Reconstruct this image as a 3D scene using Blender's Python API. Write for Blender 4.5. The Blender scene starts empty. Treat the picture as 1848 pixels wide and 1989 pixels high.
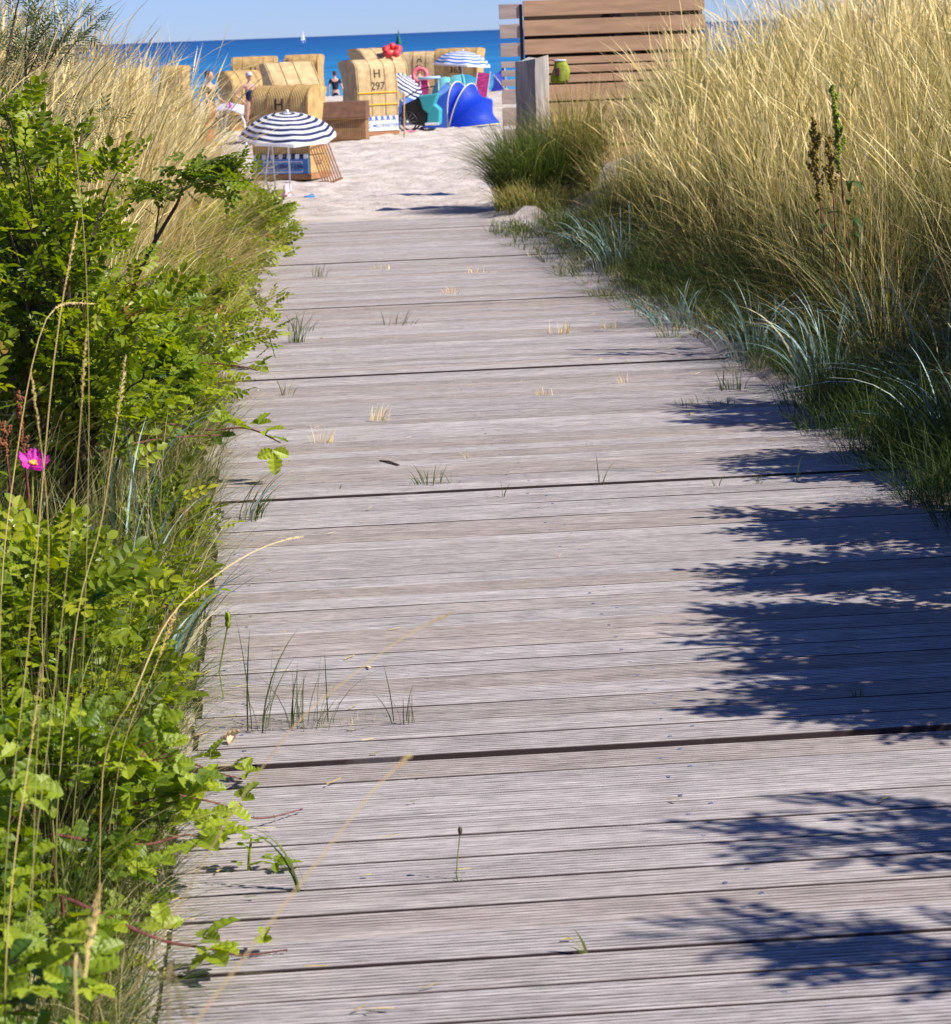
import bpy, bmesh, math, random
import numpy as np
from mathutils import Vector, Matrix, Euler
R = math.radians
C = bpy.context.scene.collection
scene = bpy.context.scene
rng = np.random.default_rng(7)
random.seed(7)

# ------------------------------------------------------------------ camera
PW, PH, PF = 1848.0, 1989.4, 4973.0
CZ = 1.6
PITCH, ROLL = R(10.65), R(-2.15)
cam_rot = Matrix.Rotation(R(90) - PITCH, 3, 'X') @ Matrix.Rotation(ROLL, 3, 'Z')

def ray(px, py):
    v = Vector(((px - PW / 2) / PF, -(py - PH / 2) / PF, -1.0))
    return cam_rot @ v

def at(px, py, d):
    """world point seen at photo position (px, py) standing d metres ahead"""
    r = ray(px, py)
    return Vector((0, 0, CZ)) + r * (d / r.y)

def smooth(t):
    t = np.clip(t, 0, 1)
    return t * t * (3 - 2 * t)

# ------------------------------------------------------------------ walk frame
HEAD = R(4.06)
cu, su = math.cos(HEAD), math.sin(HEAD)
SLOPE = 0.0076
UL, UR, VEND = -0.30, 2.26, 25.2

def to_uv(x, y):
    return x * cu + y * su, -x * su + y * cu

def to_xy(u, v):
    return u * cu - v * su, u * su + v * cu

# ------------------------------------------------------------------ noise / terrain
_tab = rng.random((256, 256))

def vnoise(x, y):
    xi = np.floor(x).astype(int); yi = np.floor(y).astype(int)
    fx = x - xi; fy = y - yi
    fx = fx * fx * (3 - 2 * fx); fy = fy * fy * (3 - 2 * fy)
    a = _tab[xi % 256, yi % 256]; b = _tab[(xi + 1) % 256, yi % 256]
    c = _tab[xi % 256, (yi + 1) % 256]; d = _tab[(xi + 1) % 256, (yi + 1) % 256]
    return (a * (1 - fx) + b * fx) * (1 - fy) + (c * (1 - fx) + d * fx) * fy - 0.5

def terrain(x, y):
    x = np.asarray(x, float); y = np.asarray(y, float)
    u, v = to_uv(x, y)
    base = -SLOPE * np.clip(v, -5, VEND) - 0.05
    k = smooth((v - VEND) / 17.0)
    base = base * (1 - k) + (-0.86) * k
    base = base + 0.045 * smooth((v - 24.3) / 1.2)      # sand lies level with the last plank
    base = base + 0.11 * smooth((y - 46) / 10) + 0.03 * smooth((y - 64) / 26)
    base = base - 2.6 * smooth((y - 97) / 45)
    # dunes
    fadeL = 1 - smooth((v - 23.5) / 7)
    fadeR = 1 - smooth((v - 27) / 7)
    dl = np.clip(UL - 0.12 - u, 0, None); dr = np.clip(u - UR - 0.30, 0, None)
    base = base + fadeL * (0.42 * smooth(dl / 1.0) + 0.78 * smooth((dl - .5) / 2.6) + 0.5 * smooth((dl - 4) / 6))
    base = base + fadeR * (0.30 * smooth(dr / 1.2) + 0.75 * smooth((dr - .4) / 3.2) + 0.9 * smooth((dr - 4) / 5))
    dune = np.clip(dl + dr, 0, 1) * np.maximum(fadeL, fadeR)
    base = base + dune * 0.16 * vnoise(x * .8 + 31, y * .8 + 17)
    far = smooth((v - VEND) / 3)
    near_side = np.clip((np.abs(u - .98) - 1.28) * 6, 0, 1)
    amp = np.maximum(far, near_side * .4)
    base = base + amp * (0.06 * vnoise(x * 2.6, y * 2.6) + 0.075 * vnoise(x * 6.1 + 9, y * 4.9) + 0.02 * vnoise(x * .7, y * .7))
    base = base + .062 * np.clip(np.maximum(UL + .03 - u, u - UR + .02) / .05, 0, 1) * (v < VEND)
    # sand blown over the far corners of the walk
    e = np.minimum(u - UL, UR - u)
    inside = (e > -0.2) & (v < VEND)
    cover = smooth((v - 17) / 8) * smooth((0.55 - e) / .55) * 0.085 + smooth((v - 24.0) / 1.2) * 0.02
    base = base + np.where(inside, cover * (0.75 + vnoise(x * 5, y * 5)), 0)
    return base

def tz(x, y):
    return float(terrain(np.array([x]), np.array([y]))[0])

def ground_hit(px, py, lo=3.0, hi=120.0):
    r = ray(px, py); o = Vector((0, 0, CZ)); d = lo
    while d < hi:
        p = o + r * (d / r.y)
        if p.z <= tz(p.x, p.y): return p
        d += 0.05
    return p

def walk_hit(px, py):
    r = ray(px, py); o = Vector((0, 0, CZ)); d = 2.0
    while d < 26:
        p = o + r * (d / r.y)
        u, v = to_uv(p.x, p.y)
        if p.z <= -SLOPE * v: return p
        d += 0.02
    return p

# ------------------------------------------------------------------ material helpers
def mat(name, col=(.5, .5, .5), rough=.7, spec=.3, metal=0, trans=0, noise=None, bump=None, attr=None, coord='Object'):
    m = bpy.data.materials.new(name); m.use_nodes = True
    nt = m.node_tree; N = nt.nodes; L = nt.links
    b = N['Principled BSDF']; out = N['Material Output']
    b.inputs['Base Color'].default_value = (*col, 1)
    b.inputs['Roughness'].default_value = rough
    b.inputs['Specular IOR Level'].default_value = spec
    b.inputs['Metallic'].default_value = metal
    csock = None
    tc = N.new('ShaderNodeTexCoord')
    if attr:   # attr = (name, [(pos, col), ...])
        a = N.new('ShaderNodeAttribute'); a.attribute_name = attr[0]
        r = N.new('ShaderNodeValToRGB'); el = r.color_ramp.elements
        while len(el) < len(attr[1]): el.new(.5)
        for e, (p, c) in zip(el, attr[1]): e.position = p; e.color = (*c, 1)
        L.new(a.outputs['Fac'], r.inputs['Fac']); csock = r.outputs['Color']
    if noise:  # (scale vec, low mult, high mult, detail)
        mp = N.new('ShaderNodeMapping'); mp.inputs['Scale'].default_value = noise[0]
        L.new(tc.outputs[coord], mp.inputs['Vector'])
        n = N.new('ShaderNodeTexNoise'); n.inputs['Scale'].default_value = 1; n.inputs['Detail'].default_value = noise[3] if len(noise) > 3 else 4
        L.new(mp.outputs[0], n.inputs['Vector'])
        mr = N.new('ShaderNodeMapRange'); mr.inputs[1].default_value = .3; mr.inputs[2].default_value = .7
        mr.inputs[3].default_value = noise[1]; mr.inputs[4].default_value = noise[2]
        L.new(n.outputs['Fac'], mr.inputs[0])
        mx = N.new('ShaderNodeVectorMath'); mx.operation = 'SCALE'
        if csock: L.new(csock, mx.inputs[0])
        else: mx.inputs[0].default_value = col
        L.new(mr.outputs[0], mx.inputs['Scale']); csock = mx.outputs[0]
    if csock: L.new(csock, b.inputs['Base Color'])
    if bump:   # (scale vec, strength, distance)
        mp = N.new('ShaderNodeMapping'); mp.inputs['Scale'].default_value = bump[0]
        L.new(tc.outputs[coord], mp.inputs['Vector'])
        n = N.new('ShaderNodeTexNoise'); n.inputs['Scale'].default_value = 1; n.inputs['Detail'].default_value = 5
        L.new(mp.outputs[0], n.inputs['Vector'])
        bp = N.new('ShaderNodeBump'); bp.inputs['Strength'].default_value = bump[1]; bp.inputs['Distance'].default_value = bump[2]
        L.new(n.outputs['Fac'], bp.inputs['Height']); L.new(bp.outputs[0], b.inputs['Normal'])
    if trans:
        t = N.new('ShaderNodeBsdfTranslucent'); ms = N.new('ShaderNodeMixShader'); ms.inputs[0].default_value = trans
        if csock:
            hs = N.new('ShaderNodeHueSaturation'); hs.inputs['Saturation'].default_value = 1.1; hs.inputs['Value'].default_value = 1.35
            L.new(csock, hs.inputs['Color']); L.new(hs.outputs[0], t.inputs['Color'])
        else: t.inputs['Color'].default_value = (*[min(1, c * 1.35) for c in col], 1)
        L.new(b.outputs[0], ms.inputs[1]); L.new(t.outputs[0], ms.inputs[2]); L.new(ms.outputs[0], out.inputs['Surface'])
    return m

M = {}
M['rose_leaf'] = mat('rose_leaf', rough=.42, spec=.45, trans=.45, attr=('tone', [(0, (.05, .095, .010)), (.35, (.16, .22, .012)), (.7, (.32, .38, .016)), (.95, (.45, .44, .03)), (1, (.38, .22, .05))]))
M['bramble_leaf'] = mat('bramble_leaf', rough=.45, spec=.45, trans=.42, attr=('tone', [(0, (.06, .12, .014)), (.5, (.22, .30, .018)), (.85, (.38, .45, .03)), (.96, (.38, .40, .06)), (1, (.40, .24, .08))]))
M['buckthorn_leaf'] = mat('buckthorn_leaf', rough=.6, spec=.3, trans=.25, attr=('tone', [(0, (.05, .08, .03)), (.6, (.13, .17, .07)), (1, (.22, .24, .11))]))
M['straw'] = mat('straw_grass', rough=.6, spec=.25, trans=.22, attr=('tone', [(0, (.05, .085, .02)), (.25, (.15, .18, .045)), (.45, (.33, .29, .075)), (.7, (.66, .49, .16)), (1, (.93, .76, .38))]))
M['green_grass'] = mat('green_grass', rough=.55, spec=.3, trans=.35, attr=('tone', [(0, (.04, .075, .015)), (.5, (.085, .125, .025)), (.8, (.26, .27, .07)), (1, (.6, .5, .25))]))
M['blue_grass'] = mat('lyme_grass', rough=.5, spec=.35, trans=.2, attr=('tone', [(0, (.06, .13, .09)), (.5, (.20, .33, .28)), (.85, (.38, .52, .47)), (1, (.6, .52, .3))]))
M['red_cane'] = mat('bramble_cane', (.14, .04, .035), .5, .4, noise=((30, 30, 30), .6, 1.5))
M['brown_stem'] = mat('woody_stem', (.10, .065, .04), .8, noise=((40, 40, 40), .6, 1.4))
M['dock_red'] = mat('dock_seed', (.22, .08, .03), .8, noise=((60, 60, 60), .5, 1.6), trans=.15)
M['dock_green'] = mat('dock_green', (.24, .30, .03), .7, noise=((60, 60, 60), .5, 1.5), trans=.2)
M['dock_rust'] = mat('dock_rust', (.26, .19, .04), .8, noise=((60, 60, 60), .4, 1.5), trans=.15)
M['petal'] = mat('rose_petal', (.60, .05, .40), .5, .3, trans=.35, noise=((50, 50, 50), .8, 1.15))
M['stamen'] = mat('stamen', (.8, .55, .08), .6)
M['dead_leaf'] = mat('dead_leaf', (.52, .40, .25), .8, trans=.2, noise=((40, 40, 40), .7, 1.2))

# ------------------------------------------------------------------ object helpers
def tag(o, label=None, cat=None, group=None, kind=None):
    if label: o['label'] = label
    if cat: o['category'] = cat
    if group: o['group'] = group
    if kind: o['kind'] = kind
    return o

def empty(name, loc, rz=0, label=None, cat=None, group=None):
    o = bpy.data.objects.new(name, None); o.empty_display_size = .1
    C.objects.link(o); o.location = loc; o.rotation_euler = (0, 0, rz)
    return tag(o, label, cat, group)

def link(name, me, m=None, parent=None):
    if m is not None:
        for mm in (m if isinstance(m, (list, tuple)) else [m]): me.materials.append(mm)
    o = bpy.data.objects.new(name, me); C.objects.link(o)
    if parent: o.parent = parent
    return o

def np_mesh(name, V, F, tone=None, smooth_=False, matidx=None, extra=None):
    """V (n,3) ; F list of arrays (k faces x m corners), merged"""
    me = bpy.data.meshes.new(name)
    if not isinstance(F, list): F = [F]
    F = [np.asarray(f, dtype=np.int32) for f in F if len(f)]
    me.vertices.add(len(V)); me.vertices.foreach_set('co', np.asarray(V, dtype=np.float32).ravel())
    nl = sum(f.size for f in F); nf = sum(len(f) for f in F)
    me.loops.add(nl); me.polygons.add(nf)
    me.loops.foreach_set('vertex_index', np.concatenate([f.ravel() for f in F]))
    tot = np.concatenate([np.full(len(f), f.shape[1]) for f in F])
    st = np.concatenate([[0], np.cumsum(tot)[:-1]])
    me.polygons.foreach_set('loop_start', st.astype(np.int32))
    if matidx is not None: me.polygons.foreach_set('material_index', np.asarray(matidx, dtype=np.int32))
    me.update(calc_edges=True)
    me.polygons.foreach_set('use_smooth', np.full(nf, smooth_))
    if tone is not None:
        a = me.attributes.new('tone', 'FLOAT', 'POINT'); a.data.foreach_set('value', np.asarray(tone, dtype=np.float32))
    for k, val in (extra or {}).items():
        a = me.attributes.new(k, 'FLOAT', 'POINT'); a.data.foreach_set('value', np.asarray(val, dtype=np.float32))
    return me

class MB:
    """collects shapes into one mesh"""
    def __init__(s): s.v = []; s.f = []; s.mi = []; s.cur = 0
    def _add(s, vs, fs):
        n = len(s.v); s.v += [tuple(p) for p in vs]; s.f += [tuple(i + n for i in f) for f in fs]; s.mi += [s.cur] * len(fs)
    def box(s, x0, x1, y0, y1, z0, z1, M_=None):
        vs = [Vector(p) for p in ((x0, y0, z0), (x1, y0, z0), (x1, y1, z0), (x0, y1, z0), (x0, y0, z1), (x1, y0, z1), (x1, y1, z1), (x0, y1, z1))]
        if M_ is not None: vs = [M_ @ p for p in vs]
        s._add(vs, [(0, 3, 2, 1), (4, 5, 6, 7), (0, 1, 5, 4), (1, 2, 6, 5), (2, 3, 7, 6), (3, 0, 4, 7)])
    def tube(s, pts, rad, n=6, caps=True):
        pts = [Vector(p) for p in pts]; rads = rad if isinstance(rad, (list, tuple)) else [rad] * len(pts)
        vs = []; fs = []
        ref = None
        for i, p in enumerate(pts):
            t = (pts[min(i + 1, len(pts) - 1)] - pts[max(i - 1, 0)]).normalized()
            if ref is None: ref = t.orthogonal().normalized()
            a = (ref - t * ref.dot(t));
            a = a.normalized() if a.length > 1e-6 else t.orthogonal().normalized()
            ref = a; b = t.cross(a)
            for k in range(n):
                an = 2 * math.pi * k / n
                vs.append(p + (a * math.cos(an) + b * math.sin(an)) * rads[i])
        for i in range(len(pts) - 1):
            for k in range(n):
                k2 = (k + 1) % n
                fs.append((i * n + k, i * n + k2, (i + 1) * n + k2, (i + 1) * n + k))
        if caps: fs += [tuple(reversed(range(n))), tuple(range((len(pts) - 1) * n, len(pts) * n))]
        s._add(vs, fs)
    def sphere(s, c, r, nu=12, nv=8, M_=None):
        c = Vector(c); r = Vector(r) if hasattr(r, '__len__') else Vector((r, r, r))
        vs = []; fs = []
        for j in range(nv + 1):
            th = math.pi * j / nv
            for i in range(nu):
                ph = 2 * math.pi * i / nu
                p = Vector((r.x * math.sin(th) * math.cos(ph), r.y * math.sin(th) * math.sin(ph), r.z * math.cos(th)))
                if M_ is not None: p = M_ @ p
                vs.append(c + p)
        for j in range(nv):
            for i in range(nu):
                i2 = (i + 1) % nu
                fs.append((j * nu + i, (j + 1) * nu + i, (j + 1) * nu + i2, j * nu + i2))
        s._add(vs, fs)
    def poly(s, pts): s._add(pts, [tuple(range(len(pts)))])
    def prism(s, outline, x0, x1):
        """outline = list of (y, z), extruded along x"""
        n = len(outline)
        vs = [(x0, y, z) for y, z in outline] + [(x1, y, z) for y, z in outline]
        fs = [tuple(reversed(range(n))), tuple(range(n, 2 * n))] + [(i, (i + 1) % n, n + (i + 1) % n, n + i) for i in range(n)]
        s._add(vs, fs)
    def build(s, name, m, parent=None, smooth_=False, bevel=0, recalc=True):
        me = bpy.data.meshes.new(name); me.from_pydata(s.v, [], s.f)
        me.polygons.foreach_set('material_index', s.mi)
        if recalc or bevel:
            bm = bmesh.new(); bm.from_mesh(me)
            bmesh.ops.remove_doubles(bm, verts=bm.verts, dist=1e-6)
            bmesh.ops.recalc_face_normals(bm, faces=bm.faces)
            if bevel: bmesh.ops.bevel(bm, geom=[e for e in bm.edges], offset=bevel, segments=2, affect='EDGES', profile=.6)
            bm.to_mesh(me); bm.free()
        if smooth_: me.polygons.foreach_set('use_smooth', [True] * len(me.polygons))
        me.update()
        return link(name, me, m, parent)

# ------------------------------------------------------------------ SETTING: ground
def grid_axis(core0, core1, step, outs):
    a = np.arange(core0, core1, step)
    return np.array(sorted(set([round(float(t), 4) for t in a] + outs)))
def make_ground():
    xs = np.concatenate([[-9000, -3000, -900, -300, -120, -60, -40, -30, -24, -19, -16], np.arange(-14, -8, .4), np.arange(-8, 8, .11), np.arange(8, 14, .4), [14.5, 16, 19, 24, 30, 40, 60, 120, 300, 900, 3000, 9000]])
    ys = np.concatenate([[-9000, -2000, -400, -100, -40, -20, -10, -5, -2, 0], np.arange(1, 30, .12), np.arange(30, 66, .16), np.arange(66, 100, .5), np.arange(100, 150, 2.5), [160, 200, 400, 1500, 6000, 30000]])
    X, Y = np.meshgrid(xs, ys)
    Z = terrain(X, Y)
    V = np.stack([X, Y, Z], -1).reshape(-1, 3)
    nx, ny = len(xs), len(ys)
    i = np.arange(nx - 1); j = np.arange(ny - 1)
    I, J = np.meshgrid(i, j); a = (J * nx + I).ravel()
    F = np.stack([a, a + 1, a + nx + 1, a + nx], 1)
    uu, vv = to_uv(X, Y)
    litter_shade = np.clip(np.maximum(UL - .02 - uu, uu - UR - .02) / .12, 0, 1) * (1 - smooth((vv - 22) / 5)) * np.clip(1.35 + 1.3 * vnoise(X * 1.6, Y * 1.6), 0, 1)  # litter below the dune grass, its dark tone also standing for shade
    me = np_mesh('ground', V, F, smooth_=True, extra={'litter': litter_shade.ravel()})
    m = bpy.data.materials.new('dune_sand'); m.use_nodes = True
    nt = m.node_tree; N = nt.nodes; L = nt.links; b = N['Principled BSDF']
    b.inputs['Roughness'].default_value = .95; b.inputs['Specular IOR Level'].default_value = .1
    tc = N.new('ShaderNodeTexCoord')
    n1 = N.new('ShaderNodeTexNoise'); n1.inputs['Scale'].default_value = 2.2; n1.inputs['Detail'].default_value = 6
    n2 = N.new('ShaderNodeTexNoise'); n2.inputs['Scale'].default_value = 14; n2.inputs['Detail'].default_value = 8; n2.inputs['Roughness'].default_value = .7
    n3 = N.new('ShaderNodeTexNoise'); n3.inputs['Scale'].default_value = 300; n3.inputs['Detail'].default_value = 2
    for n in (n1, n2, n3): L.new(tc.outputs['Object'], n.inputs['Vector'])
    r = N.new('ShaderNodeValToRGB'); r.color_ramp.elements[0].position = .3; r.color_ramp.elements[0].color = (.42, .35, .29, 1)
    r.color_ramp.elements[1].position = .62; r.color_ramp.elements[1].color = (.62, .545, .48, 1)
    mx = N.new('ShaderNodeMath'); mx.operation = 'ADD'; L.new(n1.outputs['Fac'], mx.inputs[0])
    m2 = N.new('ShaderNodeMath'); m2.operation = 'MULTIPLY_ADD'; L.new(n2.outputs['Fac'], m2.inputs[0]); m2.inputs[1].default_value = .6; m2.inputs[2].default_value = -.3
    L.new(m2.outputs[0], mx.inputs[1]); L.new(mx.outputs[0], r.inputs['Fac'])
    la = N.new('ShaderNodeAttribute'); la.attribute_name = 'litter'
    lr = N.new('ShaderNodeValToRGB'); lr.color_ramp.elements[0].position = .35; lr.color_ramp.elements[0].color = (.05, .04, .022, 1); lr.color_ramp.elements[1].position = .7; lr.color_ramp.elements[1].color = (.16, .12, .07, 1)
    L.new(n2.outputs['Fac'], lr.inputs['Fac'])
    lm = N.new('ShaderNodeMix'); lm.data_type = 'RGBA'; L.new(la.outputs['Fac'], lm.inputs[0]); L.new(r.outputs[0], lm.inputs[6]); L.new(lr.outputs[0], lm.inputs[7])
    L.new(lm.outputs[2], b.inputs['Base Color'])
    bp = N.new('ShaderNodeBump'); bp.inputs['Strength'].default_value = .9; bp.inputs['Distance'].default_value = .05
    L.new(n2.outputs['Fac'], bp.inputs['Height'])
    bp2 = N.new('ShaderNodeBump'); bp2.inputs['Strength'].default_value = .4; bp2.inputs['Distance'].default_value = .004
    L.new(n3.outputs['Fac'], bp2.inputs['Height']); L.new(bp.outputs[0], bp2.inputs['Normal']); L.new(bp2.outputs[0], b.inputs['Normal'])
    o = link('ground', me, m); tag(o, 'pale trampled beach sand with low dunes', None, None, 'structure')
make_ground()

# ------------------------------------------------------------------ SETTING: sea
SEA = CZ - 3.3
def make_sea():
    me = bpy.data.meshes.new('sea')
    xs = [-40000, -400, 400, 40000]; ys = [98, 400, 2000, 60000]
    V = [(x, y, SEA) for y in ys for x in xs]
    F = [(j * 4 + i, j * 4 + i + 1, j * 4 + i + 5, j * 4 + i + 4) for j in range(3) for i in range(3)]
    me.from_pydata(V, [], F)
    m = bpy.data.materials.new('sea_water'); m.use_nodes = True
    nt = m.node_tree; N = nt.nodes; L = nt.links; b = N['Principled BSDF']
    b.inputs['Roughness'].default_value = .4; b.inputs['Specular IOR Level'].default_value = .12
    tc = N.new('ShaderNodeTexCoord'); sx = N.new('ShaderNodeSeparateXYZ'); L.new(tc.outputs['Object'], sx.inputs[0])
    # depth of the water grows away from the shore, with sandbars
    lg = N.new('ShaderNodeMath'); lg.operation = 'LOGARITHM'; lg.inputs[1].default_value = 10; L.new(sx.outputs['Y'], lg.inputs[0])
    mp = N.new('ShaderNodeMapping'); mp.inputs['Scale'].default_value = (.004, .03, 1); L.new(tc.outputs['Object'], mp.inputs['Vector'])
    nb = N.new('ShaderNodeTexNoise'); nb.inputs['Scale'].default_value = 1; nb.inputs['Detail'].default_value = 5; L.new(mp.outputs[0], nb.inputs['Vector'])
    ma = N.new('ShaderNodeMath'); ma.operation = 'MULTIPLY_ADD'; ma.inputs[1].default_value = .5; L.new(nb.outputs['Fac'], ma.inputs[0]); L.new(lg.outputs[0], ma.inputs[2])
    mr = N.new('ShaderNodeMapRange'); mr.inputs[1].default_value = 2.25; mr.inputs[2].default_value = 4.2; L.new(ma.outputs[0], mr.inputs[0])
    r = N.new('ShaderNodeValToRGB'); el = r.color_ramp.elements
    el[0].position = 0; el[0].color = (.10, .36, .47, 1); el[1].position = 1; el[1].color = (.002, .045, .16, 1)
    e = el.new(.2); e.color = (.012, .155, .33, 1); e = el.new(.45); e.color = (.004, .080, .225, 1)
    L.new(mr.outputs[0], r.inputs['Fac'])
    # ruffled patches
    mp2 = N.new('ShaderNodeMapping'); mp2.inputs['Scale'].default_value = (.035, .16, 1); L.new(tc.outputs['Object'], mp2.inputs['Vector'])
    nw = N.new('ShaderNodeTexNoise'); nw.inputs['Scale'].default_value = 1; nw.inputs['Detail'].default_value = 12; L.new(mp2.outputs[0], nw.inputs['Vector'])
    m3 = N.new('ShaderNodeMapRange'); m3.inputs[1].default_value = .3; m3.inputs[2].default_value = .7; m3.inputs[3].default_value = .7; m3.inputs[4].default_value = 1.3; L.new(nw.outputs['Fac'], m3.inputs[0])
    sc = N.new('ShaderNodeVectorMath'); sc.operation = 'SCALE'; L.new(r.outputs[0], sc.inputs[0]); L.new(m3.outputs[0], sc.inputs['Scale'])
    L.new(sc.outputs[0], b.inputs['Base Color'])
    bp = N.new('ShaderNodeBump'); bp.inputs['Strength'].default_value = 1; bp.inputs['Distance'].default_value = .35
    L.new(nw.outputs['Fac'], bp.inputs['Height']); L.new(bp.outputs[0], b.inputs['Normal'])
    o = link('sea', me, m); tag(o, 'deep blue sea reaching the horizon', None, None, 'structure')
make_sea()

# ------------------------------------------------------------------ SETTING: boardwalk
gaps = []
def make_boardwalk():
    Vs = []; Fs = []; mi = []; tone = []; groove = []; n0 = 0
    PITCHP = 0.1493
    joints = [2.10 + 3.6 * k for k in range(-1, 8)]
    NG = 9; w = .1385; th = .028
    prof = []; gflag = []
    gw = w / NG
    prof.append((0, -th)); gflag.append(1); prof.append((0, -.0022)); gflag.append(1)
    for g in range(NG):
        a = g * gw
        prof += [(a + gw * .14, 0), (a + gw * .70, 0), (a + gw * .77, -.004), (a + gw * 1.07, -.004)]
        gflag += [0, 0, 1, 1]
    prof[2] = (0.0040, -.0003); prof = prof[:-2]; gflag = gflag[:-2]
    prof += [(w - .0040, -.0003), (w, -.0022), (w, -th)]; gflag += [0, 1, 1]
    prof = np.array(prof); gflag = np.array(gflag, float); npf = len(prof)
    NL = 44; caps = []; zs_at = {}
    for s in range(len(joints) - 1):
        v0, v1 = joints[s], joints[s + 1]
        if v1 > VEND + .5: v1 = VEND
        n = int((v1 - v0 - .012) / PITCHP + .05)
        off = rng.uniform(-.035, .035); zoff = rng.uniform(.002, .005); tilt = rng.uniform(-.0026, -.0012)
        for k in range(n):
            gaps.append(v0 + .016 + k * PITCHP - .005)
            vs = v0 + .016 + k * PITCHP + rng.uniform(-.0026, .0026)
            du = off + rng.uniform(-.012, .012)
            us = np.linspace(UL + du, UR + du, NL)
            gk = rng.choice([.25, .6, 1.0, 1.25], p=[.25, .25, .3, .2]); cup = rng.uniform(-.0012, .0004); sk = rng.uniform(-.0018, .0018)
            pz = rng.uniform(-.0009, .0009) + zoff
            bow = rng.uniform(-.002, .002)
            ph = rng.uniform(0, 100)
            wob = .0016 * vnoise(us * 1.3 + ph, us * 0 + ph) * 2
            U = np.repeat(us[:, None], npf, 1)
            Vv = vs + prof[None, :, 0] + wob[:, None] + bow * ((us - .98) / 1.28)[:, None] ** 2 + sk * ((us - .98) / 1.28)[:, None]
            wear = np.where((prof[None, :, 0] < .003) | (prof[None, :, 0] > w - .003), 1, gk) + .6 * gk * vnoise(us[:, None] * 2.5 + ph, prof[None, :, 0] * 60 + ph)
            Z = np.where((gflag[None, :] > .5) & (prof[None, :, 1] > -.01), prof[None, :, 1] * wear, prof[None, :, 1])
            Z = Z + pz + cup * ((prof[None, :, 0] / w - .5) * 2) ** 2 + tilt * (vs - v0) - SLOPE * vs + .0015 * vnoise(us * .9 + ph, us * 0)[:, None]
            Vs.append(np.stack([U, Vv, Z], -1).reshape(-1, 3))
            I, J = np.meshgrid(np.arange(npf), np.arange(NL - 1))
            I2 = (I + 1) % npf
            f = np.stack([J * npf + I, J * npf + I2, (J + 1) * npf + I2, (J + 1) * npf + I], -1).reshape(-1, 4) + n0
            Fs.append(f[:, ::-1]); mi.append(np.zeros(len(f), int))
            caps.append(np.arange(npf) + n0); caps.append((np.arange(npf) + n0 + (NL - 1) * npf)[::-1])
            zs_at[(s, k)] = (pz, tilt, vs)
            t = rng.random()
            tone.append(np.full(npf * NL, t)); edge_ = (prof[:, 0] < .003) | (prof[:, 0] > w - .003)
            gv = np.clip(min(gk, 1) * .55 + .50 + 1.2 * vnoise(us[:, None] * 2.2 + ph, np.floor(prof[None, :, 0] / gw + .35) * 7.7 + ph), .05, 1.25)
            groove.append((gflag[None, :] * np.where(edge_[None, :], 1.5, gv)).reshape(-1)); n0 += npf * NL  # plank edges coloured extra dark to stand for shade in the gaps
    # end caps are closed by the joists below; joists and screw heads
    mb = MB(); mb.cur = 1
    for u in (-.22, .36, .84, 1.42, 2.14):
        for s in range(len(joints) - 1):
            a, b_ = joints[s] + .012, min(joints[s + 1] - .012, VEND)
            mb._add([(u - .03, a, -SLOPE * a - .12), (u + .03, a, -SLOPE * a - .12), (u + .03, b_, -SLOPE * b_ - .12), (u - .03, b_, -SLOPE * b_ - .12),
                     (u - .03, a, -SLOPE * a - .031), (u + .03, a, -SLOPE * a - .031), (u + .03, b_, -SLOPE * b_ - .031), (u - .03, b_, -SLOPE * b_ - .031)],
                    [(0, 3, 2, 1), (4, 5, 6, 7), (0, 1, 5, 4), (1, 2, 6, 5), (2, 3, 7, 6), (3, 0, 4, 7)])
    for j in joints[1:]:
        if j < VEND: mb.box(UL + .02, UR - .02, j - .05, j + .05, -SLOPE * j - .16, -SLOPE * j - .045)
    for s in range(len(joints) - 1):
        v0 = joints[s]; soff = rng.uniform(-.04, .04)
        for k in range(24):
            if (s, k) not in zs_at: break
            pz_, tl_, vs = zs_at[(s, k)]
            for u in (-.22, .84, 2.14):
                for q, (dv, du) in enumerate(((.036, -.028), (.105, .028))):
                    if rng.random() < .12: continue
                    cx, cy = u + du + soff + rng.uniform(-.006, .006), vs + dv + rng.uniform(-.006, .006)
                    cz = -SLOPE * vs + pz_ + tl_ * (vs - v0) + rng.uniform(-.0004, .0010)
                    mb.cur = 2
                    n = 10; r = .0052
                    ring = [(cx + r * math.cos(2 * math.pi * i / n), cy + r * math.sin(2 * math.pi * i / n), cz) for i in range(n)]
                    rl = [(cx + r * math.cos(2 * math.pi * i / n), cy + r * math.sin(2 * math.pi * i / n), cz - .012) for i in range(n)]
                    inn = [(cx + r * .45 * math.cos(2 * math.pi * i / n), cy + r * .45 * math.sin(2 * math.pi * i / n), cz) for i in range(n)]
                    bot = [(cx + r * .35 * math.cos(2 * math.pi * i / n), cy + r * .35 * math.sin(2 * math.pi * i / n), cz - .003) for i in range(n)]
                    mb._add(ring + rl + inn + bot, [(i, (i + 1) % n, 2 * n + (i + 1) % n, 2 * n + i) for i in range(n)] + [(n + i, n + (i + 1) % n, (i + 1) % n, i) for i in range(n)]
                            + [(2 * n + i, 2 * n + (i + 1) % n, 3 * n + (i + 1) % n, 3 * n + i) for i in range(n)] + [tuple(3 * n + i for i in range(n))])
    nb = n0; V2 = np.array(mb.v)
    quads = [f for f in mb.f if len(f) == 4]; tens = [f for f in mb.f if len(f) == 10]
    mq = [m for f, m in zip(mb.f, mb.mi) if len(f) == 4]; mt = [m for f, m in zip(mb.f, mb.mi) if len(f) == 10]
    V = np.concatenate(Vs + [V2]); F = [np.concatenate(Fs), np.array(quads) + nb, np.array(tens) + nb, np.array(caps)]
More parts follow.
